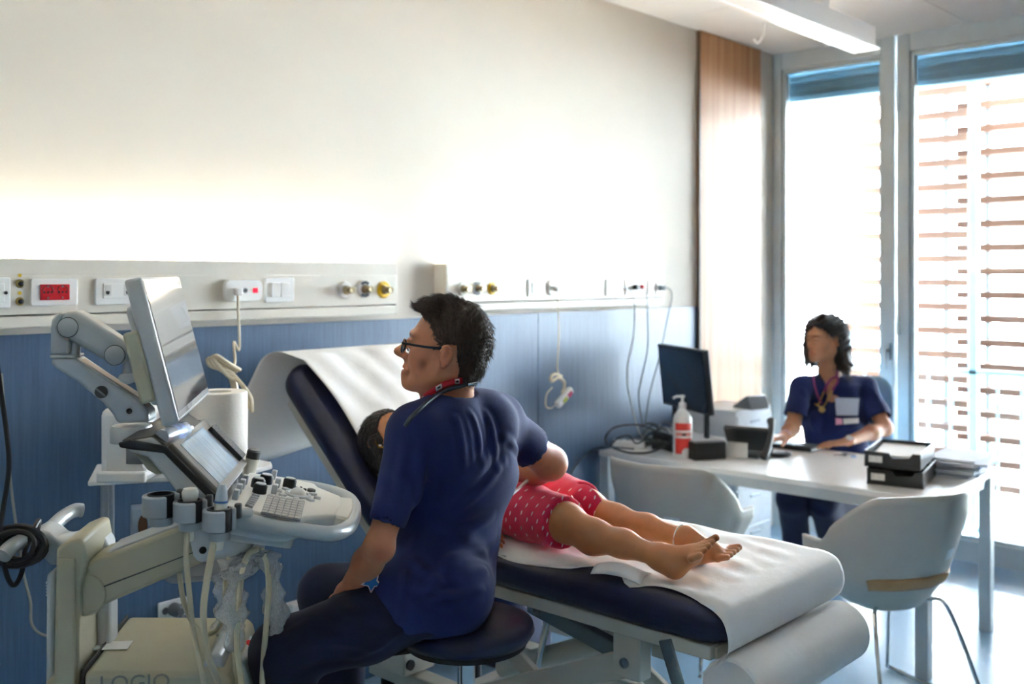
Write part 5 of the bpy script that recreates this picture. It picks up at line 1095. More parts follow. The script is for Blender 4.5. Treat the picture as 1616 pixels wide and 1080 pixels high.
# arms (skin): left arm resting on the thigh, right arm reaching over the couch
LS, LE, LW = at(655, 690, 2.37), at(597, 864, 2.29), at(543, 942, 2.37)
RS, RE, RW = at(786, 668, 2.64), at(868, 731, 2.79), at(812, 752, 2.98)
v = Vol(.004); v.cap(LS, LE, .038, .031, .03); v.cap(LE, LE.lerp(LW, .3), .031, .033, .02); v.cap(LE.lerp(LW, .3), LW, .033, .021, .02); v.ell(LE + wdir(.012, .004, -.006), (.023, .023, .025), k=.015)
hand(v, LW + (LW-LE).normalized()*.02, wdir(-.35, .45, -.75), wdir(-.5, -.8, .2), 1.0, .35, .06, -1)
v.cap(RS, RE, .048, .043, .03); v.cap(RE, RE.lerp(RW, .35), .042, .043, .03); v.cap(RE.lerp(RW, .35), RW, .041, .028, .03)
hand(v, RW + (RW-RE).normalized()*.02, wdir(-.6, .5, -.35), wdir(.1, .2, 1.0), 1.0, .55, .05, 1)
Va, Fa = v.mesh()
# torso and legs of the body under the clothes
v = Vol(.009); T0, T1, T2, T3 = at(706, 925, 2.50), at(710, 850, 2.52), at(724, 755, 2.53), at(724, 675, 2.51)
KN, KF = at(446, 1030, 2.28), at(514, 936, 2.74); HN, HF = at(702, 940, 2.41), at(736, 925, 2.60)
AN = KN + wdir(.03, .03, -.43); AF = KF + wdir(.055, .03, -.43)
def trunk(v, e=0.0):
    v.cap(T0, T1, .088+e, .084+e, .04, ax=SH, fac=1.5); v.cap(T1, T2, .086+e, .102+e, .04, ax=SH, fac=1.58); v.cap(T2, T3, .104+e, .076+e, .04, ax=SH, fac=1.62)
trunk(v, -.012); v.cap(LS, RS, .045, .045, .03)
for a, b, c in ((HN, KN, AN), (HF, KF, AF)): v.cap(a, b, .075, .052, .03); v.cap(b, c, .052, .036, .03); v.cap(c, c + wdir(-.13, .0, -.05), .036, .030, .02)
Vt, Ft = v.mesh()
Vb, Fb = join([(Vh, Fh), (Va, Fa), (Vt, Ft)]); cb_ = np.ones((len(Vb), 3)); cb_[:len(Vh)] = hc
elb = np.array(LE + wdir(.01, -.03, -.01)); dd = np.linalg.norm(Vb-elb, axis=1); cb_ *= 1 - np.exp(-(dd/.022)**2)[:, None]*np.array([0, .22, .25])
link_mesh('body', Vb, Fb, m_skin, man, smooth=180, world=True, cols=cb_)
eyes(hd_, man, pm('iris_brown', '#3d2a1c', .2))
# hair
v = Vol(.0026); s = hd_.s
v.ell(hd_(-.012, 0, .045), [x*s for x in (.091, .0785, .090)], hd_.R, .02); v.ell(hd_(-.054, 0, -.012), [x*s for x in (.040, .058, .066)], hd_.R, .03); v.ell(hd_(.045, 0, .098), [x*s for x in (.058, .060, .028)], hd_.R, .03)
v.cap(hd_(.03, .02, .116), hd_(.084, .01, .092), .020*s, .012*s, .02); v.cap(hd_(.03, -.03, .113), hd_(.080, -.03, .090), .022*s, .012*s, .02)
def hairline(X, Y, Z):
    x, y, z = hd_.inv(X, Y, Z); ay = np.abs(y)
    front = np.interp(x, [-.11, -.075, -.050, -.040, -.034, .000, .008, .024, .032, .050, .075, .1], [-.085, -.078, -.062, -.030, .028, .028, -.002, .002, .045, .070, .080, .082])
    front = np.where(ay < .04, np.interp(x, [-.2, -.03, .02, .075, .1], [-.085, -.07, .06, .085, .085]), front)
    return (front - z)*s*.8
v.fun(hairline, 'int', .006)
def tuft(X, Y, Z):
    x, y, z = hd_.inv(X, Y, Z); w = np.arctan2(z-.02, x+.03)
    return -s*(.0022*np.sin(60*y+9*np.sin(7*w)) + .0018*np.sin(95*(y+.25*x)+14*z) + .0014*np.sin(140*x+60*y-90*z) + .0012*np.sin(210*y+40*z))
v.fun(tuft, 'disp')
Vr, Fr_ = v.mesh(); m_hair = streak_mat('dark_brown_hair', '#30221a', '#5a4434', .42, (40, 40, 10), 6.0, .35)
hair_o = link_mesh('hair', Vr, Fr_, m_hair, man, smooth=180, world=True)
def strands(V, F, fr, root, mat, n, L, r, dirfn, keep=None, seed=3, name='hair_strands'):
    """short tapered strands rooted on the hair surface so that its outline and sheen break up"""
    rg = np.random.RandomState(seed); N = vnormals(V, F); vs = []; fs = []
    pick = rg.permutation(len(V))
    c = 0
    for i in pick:
        if c >= n: break
        p = Vector(V[i]); l = fr.inv(p.x, p.y, p.z)
        if keep and not keep(*l): continue
        nn = Vector(N[i]); d = dirfn(*l); d = (fr.x*d[0]+fr.y*d[1]+fr.z*d[2]); d = (d - nn*d.dot(nn)*.9).normalized(); d = (d + Vector(rg.normal(size=3))*.10 + nn*.03).normalized()
        sd = d.cross(nn).normalized(); ll = L*rg.uniform(.5, 1.2); b = len(vs)
        for t, w in ((0, 1), (.5, .8), (1, .12)):
            q = p + d*(ll*t) + nn*(ll*(.16*t - .14*t*t) + .0004)
            vs += [q + sd*(r*w), q - sd*(r*w), q + nn*(r*w*.9)]
        for k in (0, 3):
            for a_, b_ in ((0, 1), (1, 2), (2, 0)): fs.append((b+k+a_, b+k+b_, b+k+3+b_, b+k+3+a_))
        c += 1
    o = link_mesh(name, np.array([tuple(q) for q in vs]), fs, mat, root, smooth=180, world=True); o['kind'] = 'stuff'; return o
def comb(x, y, z):
    if z > .085 and x > -.03: return (.8, .30 if y > -.02 else -.15, .05)
    if x < -.05: return (-.25, .0, -1.0)
    return (-.45, .0, -.8)
strands(Vr, Fr_, hd_, man, m_hair, 12000, .020, .00042, comb, lambda x, y, z: not (-.045 < x < .03 and z < .048 and abs(y) > .05))
# scrub top
v = Vol(.0055); trunk(v, .006)
v.cap(LS + SH*.02 + Vector((0, 0, .0)), RS - SH*.02, .068, .066, .05); v.cap(nb + Vector((0, 0, -.022)) - TF_*.02, LS + Vector((0, 0, .018)), .056, .056, .04); v.cap(nb + Vector((0, 0, -.022)) - TF_*.02, RS + Vector((0, 0, .018)), .056, .054, .04)
v.cap(T2 + SH*-.05, T3 + SH*-.07 + TF_*-.03, .08, .075, .04); v.cap(T2 + SH*.05, T3 + SH*.07 + TF_*-.03, .08, .075, .04)
v.ell(T0 + wdir(-.01, -.02, -.02), (.112, .112, .105), k=.05); v.cap(HN + wdir(.01, .0, .01), at(640, 944, 2.37), .104, .094, .05); v.cap(T0 + TF_*.04 + SH*.06, at(650, 922, 2.56), .088, .07, .05)
LC = LS.lerp(LE, .80); dL0 = (LE-LS).normalized(); RC = RS.lerp(RE, .62)
v.cap(LS, LC + dL0*.03, .061, .0405, .030); v.cap(RS, RC, .062, .058, .03)
dL_ = (LE-LS).normalized()
v.fun(lambda X, Y, Z: np.where((X-LC.x)**2+(Y-LC.y)**2+(Z-LC.z)**2 < .085**2, (X-LC.x)*dL_.x+(Y-LC.y)*dL_.y+(Z-LC.z)*dL_.z, -1.0), 'int', .002); v.cap(LC - dL_*.015, LC + dL_*.03, .0365, .0365, .002, 'sub')
dR = (RE-RS).normalized(); v.cap(RC + dR*.05, RC + dR*.10, .075, .08, .002, 'sub'); v.cap(RC - dR*.02, RC + dR*.06, .051, .052, .002, 'sub')
nd = (hd_(-.026, 0, -.03) - nb).normalized(); v.cap(nb - nd*.035 + TF_*.012, nb + nd*.08, .0605, .062, .006, 'sub'); v.cap(nb + TF_*.10 + Vector((0, 0, -.09)), nb + TF_*.05 + Vector((0, 0, .02)), .03, .06, .008, 'sub')
v.fun(lambda X, Y, Z: (SZ - .012) - Z, 'int', .012)
Vs, Fs = v.mesh(); Vs = smooth_mesh(Vs, Fs, 2)
B_ = lambda u, w_, d=0.0: tuple(surf_at(Vs, u, w_))
fl = [(B_(640, 700), B_(622, 800), .012, .006), (B_(668, 720), B_(650, 860), .014, .007), (B_(690, 760), B_(660, 900), .012, .005), (B_(795, 700), B_(700, 790), .016, .006), (B_(800, 730), B_(730, 800), .012, .005),
      (B_(770, 650), B_(790, 740), .010, .006), (B_(745, 650), B_(765, 730), .010, .005), (B_(720, 660), B_(735, 740), .010, .004), (B_(785, 850), B_(690, 905), .014, .008), (B_(772, 900), B_(660, 925), .012, .009), (B_(764, 930), B_(680, 950), .010, .008), (B_(775, 875), B_(700, 880), .010, .006), (B_(780, 820), B_(720, 850), .012, .006),
      (B_(650, 880), B_(700, 930), .012, .005), (B_(640, 900), B_(630, 980), .010, .005), (B_(700, 940), B_(760, 950), .010, .004), (B_(800, 690), B_(835, 735), .010, .005), (B_(680, 820), B_(760, 860), .016, .004), (B_(610, 740), B_(640, 760), .012, .004), (B_(600, 780), B_(632, 800), .010, .004)]
Vs = folds(Vs, Fs, fl); Vs = Vs + vnormals(Vs, Fs)*ripple(Vs, .0022, 34, 4)[:, None]
top = link_mesh('scrub_top', Vs, Fs, m_scrub, man, smooth=180, world=True)
# trousers
v = Vol(.007)
for a, b, c, r in ((HN, KN, AN, .092), (HF, KF, AF, .090)):
    v.cap(a.lerp(b, .12), a.lerp(b, .5), r*.90, r*.93, .03); v.cap(a.lerp(b, .5), b, r*.93, .070, .03); v.cap(b, b.lerp(c, .5), .070, .068, .03); v.cap(b.lerp(c, .5), c + Vector((0, 0, .03)), .068, .060, .03)
v.cap(HN.lerp(KN, .1), HF.lerp(KF, .1), .080, .080, .04); v.fun(lambda X, Y, Z: np.where((X-so.x)**2+(Y-so.y)**2 < .19**2, (SZ-.004)-Z, -1.0), 'int', .004)
Vp, Fp = v.mesh(); Vp = smooth_mesh(Vp, Fp, 2)
B2 = lambda u, w_: tuple(surf_at(Vp, u, w_))
Vp = folds(Vp, Fp, [(B2(620, 1000), B2(540, 960), .014, .006), (B2(600, 1020), B2(500, 1010), .014, .006), (B2(560, 1035), B2(470, 1050), .012, .005), (B2(480, 985), B2(430, 1020), .012, .005), (B2(640, 990), B2(560, 1040), .012, .005), (B2(500, 925), B2(535, 950), .010, .004)])
Vp = Vp + vnormals(Vp, Fp)*ripple(Vp, .0022, 30, 9)[:, None]
link_mesh('trousers', Vp, Fp, m_scrub2, man, smooth=180, world=True)
for c in (AN, AF):                                       # clogs
    o = MB(); f0 = wdir(-1, 0.05); o.ell(c + f0*.07 + Vector((0, 0, -.05)), (.145, .05, .045), Matrix((f0, Vector((-f0.y, f0.x, 0)), Vector((0, 0, 1)))).transposed(), 20, 12); o.build('shoe', m_white, man, smooth=180, world=True)
# foot bar of the machine that carries the shoes
fz_ = AN.z - .05 - .046
ftp = MB(); w0 = (AN+AF)/2 + wdir(-.07, 0); wl = w0 - MO; ftp.box((wl.dot(MF), wl.dot(ML), fz_-.03), (.30, .72, .06)); ftp.box((wl.dot(MF)-.16, 0.05, fz_/2-.03), (.20, .30, fz_-.06)); ftp.build('foot_rest', m_mgrey, um, bevel=.01)
# star patch on the scrub top
c0 = Vector(surf_at(Vs, 578, 914)) if True else None
Vall = np.concatenate([Vs, Vp]); c0 = surf_at(Vall, 588, 916) - wdir(0, .012); xs = wdir(.93, .30, .2).normalized(); zs = Vector((.0, 0, 1)) + wdir(.3, .3)*1.0; zs = (zs - xs*zs.dot(xs)).normalized()
for rr, mt3, off in ((.026, pm('patch_cream', '#d9c9c4', .7), .0), (.020, pm('patch_blue', '#2f76b5', .7), .0016)):
    star = [(rr*(1 if k % 2 == 0 else .52)*math.cos(PI/2+k*PI/5+.3), rr*(1 if k % 2 == 0 else .52)*math.sin(PI/2+k*PI/5+.3)) for k in range(10)]
    MB().prism(star, c0 - wdir(0, off), xs, zs, (0, 0, 0), xs.cross(zs)*(.0016)).build('star_patch', mt3, man, world=True, smooth=0)
# glasses
gl_ = thing('eyeglasses', 'dark-framed eyeglasses worn by the seated man', 'glasses', hd_(.10, 0, .0))
m_fr = pm('frame_navy', '#1a2233', .3); 
def hw(x, y, z): return hd_(x, y, z) - hd_(.10, 0, .0)
for q in (-1, 1):
    lens = [hw(.1075 - .10*max(0, abs(q*.032+.021*math.cos(a))-.03), q*.033+.023*math.cos(a), -.004+.0175*math.sin(a)) for a in [2*PI*i/24 for i in range(24)]]
    MB().tube(lens, .0017*s, n=8, closed=True).build('rim', m_fr, gl_)
    o = MB(); o.add([tuple(p) for p in lens], [list(range(24))]); o.build('lens', thin_glass('lens_glass', (.97, .98, .98)), gl_, smooth=0)
    MB().tube(bez([hw(.105, q*.056, .005), hw(.099, q*.064, .006), hw(.05, q*.0735, .009), hw(.010, q*.0785, .014), hw(.0, q*.081, .016), hw(-.010, q*.079, .014)], 6), .0021*s, n=8, flat=1.5).build('temple', m_fr, gl_)
MB().tube([hw(.108, -.011, -.001), hw(.1125, 0, .003), hw(.108, .011, -.001)], .0018*s).build('bridge', m_fr, gl_)
# lanyard round the neck: red band with white fields
ax_n = nd; X1 = (TF_ - ax_n*TF_.dot(ax_n)).normalized(); Y1 = ax_n.cross(X1)
ly = thing('lanyard', 'red lanyard with white fields around the neck of the seated man', 'lanyard', nb)
VBODY = np.concatenate([Vh])
def neck_pt(u, w_, off): p = surf_at(Vh, u, w_, 5); return p - wdir(0, off)
LP_ = [(663, 640), (667, 630), (676, 622), (688, 614), (700, 608), (712, 604), (722, 602), (731, 601)]
c3 = [neck_pt(u, w_, .004) for u, w_ in LP_]; c3 = bez(c3, 5); n3 = len(c3)
upv = [((ax_n*.9 + wdir(-.25, 0)).normalized()) for _ in c3]
def band(i0, i1, wd, off, mat, nm):
    MB().grid(lambda a, b: c3[min(n3-1, i0+round(a*(i1-i0)))] + upv[0]*(wd*(b-.5)) - wdir(0, off) - nb, max(1, i1-i0), 2, .001).build(nm, mat, ly, smooth=180)
band(0, n3-1, .017, 0, pm('lanyard_red', '#c1202a', .6), 'band')
for i0 in (2, 15, 28): band(i0, min(i0+4, n3-1), .013, .0018, m_white, 'white_field'); band(i0+1, min(i0+3, n3-1), .004, .003, m_dark, 'black_mark')
# stethoscope tube on the shoulders
sp_ = [(738, 606, .0), (728, 609, 0), (712, 613, 0), (695, 620, 0), (678, 632, 0), (662, 646, 0), (648, 660, 0), (640, 672, 0)]
Vsk = np.concatenate([Vs, Vh]); P = [surf_at(Vsk, u, w_, 5) - wdir(0, .010) for u, w_, _ in sp_]
stt = thing('stethoscope', 'dark grey stethoscope tube lying around the neck of the seated man', 'stethoscope', P[0]); MB().tube([p - P[0] for p in bez(P, 6)], .0048, n=10).build('tube', pm('steth_slate', '#26333d', .4), stt)
MB().cyl((0, 0, 0), tuple(wdir(.022, .01, .002)), .0042, n=10).build('metal_joint', m_chrome, stt)
# probe in the right hand
pw = RW + wdir(-.07, .06, -.045); pbb = thing('ultrasound_probe', 'white ultrasound probe in the right hand of the seated man', 'probe', pw)
MB().lathe([(.012, .05), (.017, .02), (.020, -.02), (.023, -.045), (.02, -.052), (0, -.054)], axis=(wdir(.3, -.2, 1)), n=20).build('body', m_probe, pbb)
PC = [pw + wdir(.02, -.01, .05), at(832, 752, 2.86), at(822, 768, 2.80), at(806, 782, 2.74), at(790, 800, 2.72)]
MB().tube([p - pw for p in bez(PC, 6)], .0045).build('cable', m_white, pbb)
# ================================================================ CHILD LYING ON THE COUCH
girl = thing('person', 'child in pink shorts lying barefoot on the couch behind the seated man', 'person', (2.25, 2.1, BZ1))
m_skin2 = pm('skin_tan', '#cf8a58', .45, var=.05, scale=40, bump=.04, bscale=350, sss=.12, attr='tone')
gh = Fr((2.158, 2.525, 1.058), (.10, -.66, .74), (.05, .74, .66), .86)
gn = Vector((2.185, 2.42, .985))
v = Vol(.0032); head_vol(v, gh, False, gn, (.040, .042)); Vgh, Fgh = v.mesh(); gc = head_cols(Vgh, gh)
GHN, GKN, GAN = Vector((2.185, 2.085, .925)), at(893, 826, 2.74), at(1044, 880, 2.535)
GHF, GKF, GAF = Vector((2.36, 2.10, .925)), at(926, 802, 2.89), at(1084, 852, 2.665)
v = Vol(.0034)
def kidleg(h_, k_, a_, s=1.0):
    v.cap(h_, h_.lerp(k_, .7), .072*s, .060*s, .03); v.cap(h_.lerp(k_, .7), k_, .060*s, .052*s, .03); v.ell(k_ + Vector((0, 0, .008)), (.042*s, .046*s, .046*s), k=.02)
    c_ = k_.lerp(a_, .30) + Vector((0, 0, -.010)); v.cap(k_, c_, .046*s, .045*s, .03); v.cap(c_, k_.lerp(a_, .62), .045*s, .034*s, .03); v.cap(k_.lerp(a_, .62), a_, .034*s, .026*s, .03)
def foot(a_, heel, ball, toes, roots, r=.020):
    v.cap(a_, heel, .030, .029, .02); v.cap(heel, ball, .028, .021, .02); v.cap(a_, ball, .027, .019, .025)
    for i, (t_, q_) in enumerate(zip(toes, roots)):
        v.cap(ball.lerp(q_, .5), q_, .015, .0095, .010); v.cap(q_, t_, .0088, .0078 if i else .0092, .004)
kidleg(GHN, GKN, GAN, .95); kidleg(GHF, GKF, GAF, .92)
tp = [(1130, 849), (1124, 856), (1118, 862), (1112, 869), (1105, 877)]; rt = [(1113, 858), (1108, 864), (1103, 870), (1098, 875), (1092, 882)]
foot(GAN, at(1064, 893, 2.51), at(1092, 876, 2.49), [at(u, w, 2.500-.013*i) for i, (u, w) in enumerate(tp)], [at(u, w, 2.505-.013*i) for i, (u, w) in enumerate(rt)])
tp = [(1166, 864), (1163, 868), (1158, 872), (1153, 876), (1148, 880)]; rt = [(1148, 866), (1145, 870), (1141, 874), (1137, 878), (1132, 882)]
foot(GAF, at(1100, 872, 2.65), at(1126, 871, 2.64), [at(u, w, 2.66-.014*i) for i, (u, w) in enumerate(tp)], [at(u, w, 2.665-.014*i) for i, (u, w) in enumerate(rt)])
Vgl, Fgl = v.mesh()
v = Vol(.006); v.cap((2.24, 2.11, .94), (2.24, 2.28, .965), .072, .074, .04, ax=(1, 0, 0), fac=1.5); v.cap((2.24, 2.28, .965), (2.20, 2.40, .99), .074, .064, .04, ax=(1, 0, 0), fac=1.55)
for q, h0 in ((-1, Vector((2.10, 2.38, .98))), (1, Vector((2.32, 2.39, .98)))):
    e0 = h0 + Vector((q*.07, -.17, -.08)); w0 = e0 + Vector((-q*.02, -.16, -.02)); v.cap(h0, e0, .034, .029, .02); v.cap(e0, w0, .029, .021, .02)
    hand(v, w0 + Vector((0, -.01, 0)), (-.1*q, -1, -.15), (.2*q, .1, 1), .72, .3, .1, -q)
Vgt, Fgt = v.mesh()
Vg, Fg = join([(Vgh, Fgh), (Vgl, Fgl), (Vgt, Fgt)]); cg = np.ones((len(Vg), 3)); cg[:len(Vgh)] = gc
link_mesh('body', Vg, Fg, m_skin2, girl, smooth=180, world=True, cols=cg); eyes(gh, girl, pm('iris_brown', '#3d2a1c', .2))
s = gh.s; v = Vol(.0032)
v.ell(gh(-.018, 0, .042), [x*s for x in (.112, .088, .098)], gh.R, .02); v.ell(gh(-.07, 0, -.03), [x*s for x in (.055, .075, .09)], gh.R, .03)
for q in (-1, 1): v.cap(gh(.0, q*.080, .0), gh(-.02, q*.078, -.11), .020, .014, .02)
def ghl(X, Y, Z):
    x, y, z = gh.inv(X, Y, Z); return (np.interp(x, [-.12, -.03, .02, .035, .06, .1], [-.15, -.14, -.12, .03, .07, .08]) - z)*s*.8
v.fun(ghl, 'int', .006); v.fun(lambda X, Y, Z: -.0016*np.sin(300*Y+40*np.sin(30*Z)) - .0012*np.sin(500*X+200*Y), 'disp')
Vgr, Fgr = v.mesh(); m_hair2 = streak_mat('black_hair', '#0e0a09', '#241a16', .38, (40, 40, 10), 6.0, .3); link_mesh('hair', Vgr, Fgr, m_hair2, girl, smooth=180, world=True)
strands(Vgr, Fgr, gh, girl, m_hair2, 2200, .03, .0006, lambda x, y, z: (-.5, 0, -.8), None, 5)
# hair clip
cp = surf_at(Vgr, 600, 703) - wdir(0, .004); hc_ = thing('hair_clip', 'gold and black clip in the dark hair of the child', 'hair clip', cp)
MB().tube([wdir(-.014, 0, .012), wdir(-.004, -.006, -.004), wdir(.012, -.004, -.006), wdir(.024, 0, .006)], .0035).build('gold_bar', pm('gold', '#cfa85a', .25, .9), hc_); MB().tube([wdir(.0+.009*math.cos(a), -.005, .016+.010*math.sin(a)) for a in [2*PI*i/14 for i in range(14)]], .0028, closed=True).build('black_ring', m_dark, hc_); MB().ell((0, 0, .0), (.005, .005, .005)).build('pearl', m_white, hc_)
# shorts
v = Vol(.0045); E1 = GHN.lerp(GKN, .93); E2 = GHF.lerp(GKF, .86)
v.cap(GHN, GHN.lerp(GKN, .5), .082, .078, .03); v.cap(GHN.lerp(GKN, .5), GKN, .078, .072, .02); v.cap(GHF, GHF.lerp(GKF, .5), .082, .077, .03); v.cap(GHF.lerp(GKF, .5), GKF, .077, .071, .02)
v.cap((2.24, 2.10, .94), (2.25, 2.26, .985), .082, .080, .04, ax=(1, 0, 0), fac=1.45)
for E, K, H in ((E1, GKN, GHN), (E2, GKF, GHF)):
    d = (K-H).normalized()
    def cut(X, Y, Z, E=E, d=d, H=H): return np.where((X > 2.26) == (H.x > 2.26), (X-E.x)*d.x+(Y-E.y)*d.y+(Z-E.z)*d.z - .02, -1.0)
    v.fun(cut, 'int', .004)
v.fun(lambda X, Y, Z: (BZ1+.006)-Z, 'int', .008)
Vq, Fq = v.mesh(); Vq = smooth_mesh(Vq, Fq, 1); Vq = Vq + vnormals(Vq, Fq)*ripple(Vq, .0018, 50, 2)[:, None]
link_mesh('shorts', Vq, Fq, pm('pink_cotton', '#e01f4e', .75, var=.08, scale=200, sheen=.2), girl, smooth=180, world=True)
v = Vol(.006); v.cap((2.24, 2.18, .955), (2.24, 2.28, .965), .086, .084, .04, ax=(1, 0, 0), fac=1.5); v.cap((2.24, 2.28, .965), (2.20, 2.39, .985), .084, .070, .04, ax=(1, 0, 0), fac=1.55)
Vq2, Fq2 = v.mesh(); link_mesh('top', Vq2, Fq2, pm('coral_cotton', '#e0566a', .75, var=.08), girl, smooth=180, world=True)
pr = MB(); U, W_, fq = px_of(Vq); Nq = vnormals(Vq, Fq)
for i in range(12):
    for j in range(9):
        u, w_ = 796+17*i+8*(j % 2), 772+12.5*j; m = (U-u)**2+(W_-w_)**2 < 9
        if not m.any(): continue
        k_ = np.where(m)[0]; k_ = k_[np.argmin(fq[k_])]; n_ = Vector(Nq[k_]); p = Vector(Vq[k_]) + n_*.0012
        if n_.dot(wdir(0, -1)) < .15: continue
        x_ = (wdir(.45, 0, .9) - n_*n_.dot(wdir(.45, 0, .9))).normalized(); y_ = n_.cross(x_)
        pr.add([p - x_*.007, p - x_*.001 - y_*.0026, p + x_*.006 - y_*.0016, p + x_*.008 + y_*.001, p + x_*.002 + y_*.0026], [(0, 1, 2, 3, 4)])
o = pr.build('white_print', pm('print_white', '#f3d9de', .75), girl, world=True, smooth=0); o['kind'] = 'stuff'
ak = thing('anklet', 'thin silver anklet on the far leg of the child', 'anklet', GAF)
d = (GAF-GKF).normalized(); x_, y_, _ = frame_z(d); c_ = -d*.02
MB().tube([c_ + x_*(.0325*math.cos(a)) + y_*(.0325*math.sin(a)) for a in [2*PI*i/26 for i in range(26)]], .0022, closed=True).build('chain', m_chrome, ak)
# ================================================================ WOMAN AT THE DESK
wom = thing('person', 'woman in navy scrubs with dark shoulder-length hair sitting behind the desk', 'person', (5.2, 2.40, 0))
m_skin3 = pm('skin_olive', '#c98f6c', .5, var=.05, scale=40, bump=.03, bscale=350, sss=.12, attr='tone')
wf = wdir(-.32, -.95); wl = wdir(.95, -.32)                # chest direction, her left
wh = Fr(at(1303, 537, 5.36), wdir(-.93, -.40, -.02), (0, 0, 1), .98)
wn = at(1309, 592, 5.42)
v = Vol(.0034); head_vol(v, wh, False, wn, (.045, .050)); v.cap(wn, at(1312, 625, 5.42), .055, .085, .03); Vw1, Fw1 = v.mesh(); wc_ = head_cols(Vw1, wh, lip=(1.0, .55, .55))
wLS, wLE, wLW = at(1366, 612, 5.45), at(1396, 676, 5.30), at(1337, 697, 5.09)
wRS, wRE, wRW = at(1265, 612, 5.34), at(1250, 676, 5.26), at(1238, 689, 5.11)
dzv = DZ + .016
wLW.z = max(wLW.z, DZ+.03); wRW.z = max(wRW.z, DZ+.035)
v = Vol(.0036); v.cap(wLS, wLE, .044, .038, .03); v.cap(wLE, wLE.lerp(wLW, .35), .038, .036, .03); v.cap(wLE.lerp(wLW, .35), wLW, .036, .024, .03)
hand(v, wLW + (wLW-wLE).normalized()*.015, wdir(-.96, -.22, -.08), (0, 0, 1), .92, .22, .10, 1)
v.cap(wRS, wRE, .044, .037, .03); v.cap(wRE, wRE.lerp(wRW, .35), .037, .035, .03); v.cap(wRE.lerp(wRW, .35), wRW, .034, .024, .03)
hand(v, wRW + (wRW-wRE).normalized()*.015, wdir(-.85, -.5, .02), wdir(-.2, -.2, 1), .92, .30, .10, -1)
Vw2, Fw2 = v.mesh()
wT0, wT1, wT2, wT3 = at(1325, 775, 5.52), at(1320, 720, 5.48), at(1316, 655, 5.43), at(1314, 612, 5.42)
wKR, wKL = at(1250, 788, 5.15), at(1300, 790, 5.12); wHR, wHL = at(1290, 782, 5.48), at(1352, 785, 5.52)
wAR, wAL = at(1258, 868, 5.48), at(1318, 872, 5.50)
v = Vol(.009); v.cap(wT0, wT1, .085, .075, .04, ax=wl, fac=1.5); v.cap(wT1, wT2, .075, .085, .04, ax=wl, fac=1.5); v.cap(wT2, wT3, .085, .06, .04, ax=wl, fac=1.5); v.cap(wLS, wRS, .04, .04, .03)
for h_, k_, a_ in ((wHR, wKR, wAR), (wHL, wKL, wAL)): v.cap(h_, k_, .068, .05, .03); v.cap(k_, a_, .05, .034, .03); v.cap(a_, a_ + wdir(-.06, -.08, -.05), .032, .026, .02)
Vw3, Fw3 = v.mesh(); Vw, Fw_ = join([(Vw1, Fw1), (Vw2, Fw2), (Vw3, Fw3)]); cw = np.ones((len(Vw), 3)); cw[:len(Vw1)] = wc_
link_mesh('body', Vw, Fw_, m_skin3, wom, smooth=180, world=True, cols=cw); eyes(wh, wom, pm('iris_brown', '#3d2a1c', .2))
# hair to the shoulders, swept behind the left ear
s = wh.s; v = Vol(.0036)
v.ell(wh(-.018, 0, .044), [x*s for x in (.112, .088, .098)], wh.R, .02); v.ell(wh(.030, 0, .085), [x*s for x in (.07, .078, .045)], wh.R, .03)
v.cap(wh(-.075, .0, .0), wh(-.070, .0, -.12), .062, .050, .03); v.cap(wh(-.050, .062, .02), wh(-.040, .078, -.10), .034, .030, .02); v.cap(wh(-.040, .078, -.10), wh(-.055, .095, -.165), .034, .020, .02); v.cap(wh(-.06, .07, -.03), wh(-.075, .085, -.12), .036, .030, .02)
v.cap(wh(.050, -.064, .055), wh(.040, -.090, -.05), .030, .030, .02); v.cap(wh(.040, -.090, -.05), wh(.075, -.072, -.125), .028, .016, .02); v.cap(wh(.02, -.09, -.06), wh(.02, -.085, -.14), .028, .016, .02); v.cap(wh(-.03, -.07, 0), wh(-.03, -.08, -.13), .036, .024, .02)
def whl(X, Y, Z):
    x, y, z = wh.inv(X, Y, Z)
    lf = np.interp(x, [-.12, -.034, -.026, -.012, .02, .035, .060, .082, .1], [-.30, -.28, -.20, .030, .024, .034, .060, .078, .085])
    rt_ = np.interp(x, [-.12, .0, .055, .070, .088, .1], [-.30, -.30, -.28, -.25, .072, .085])
    return (np.where(y > 0, lf, rt_) - z)*s*.8
v.fun(whl, 'int', .006)
v.fun(lambda X, Y, Z: -.0045*np.sin(110*(X*RT[0]+Y*RT[1])+24*np.sin(12*Z)) - .0016*np.sin(320*(X*FW[0]+Y*FW[1])+30*Z) - .0012*np.sin(430*X-260*Y), 'disp')
Vwr, Fwr = v.mesh(); m_hair3 = streak_mat('brown_black_hair', '#15100e', '#352822', .38, (40, 40, 8), 6.0, .3); link_mesh('hair', Vwr, Fwr, m_hair3, wom, smooth=180, world=True)
strands(Vwr, Fwr, wh, wom, m_hair3, 4200, .045, .0008, lambda x, y, z: (-.5, .3*np.sign(y), -.35) if z > .07 else (-.08, .0, -1), None, 8)
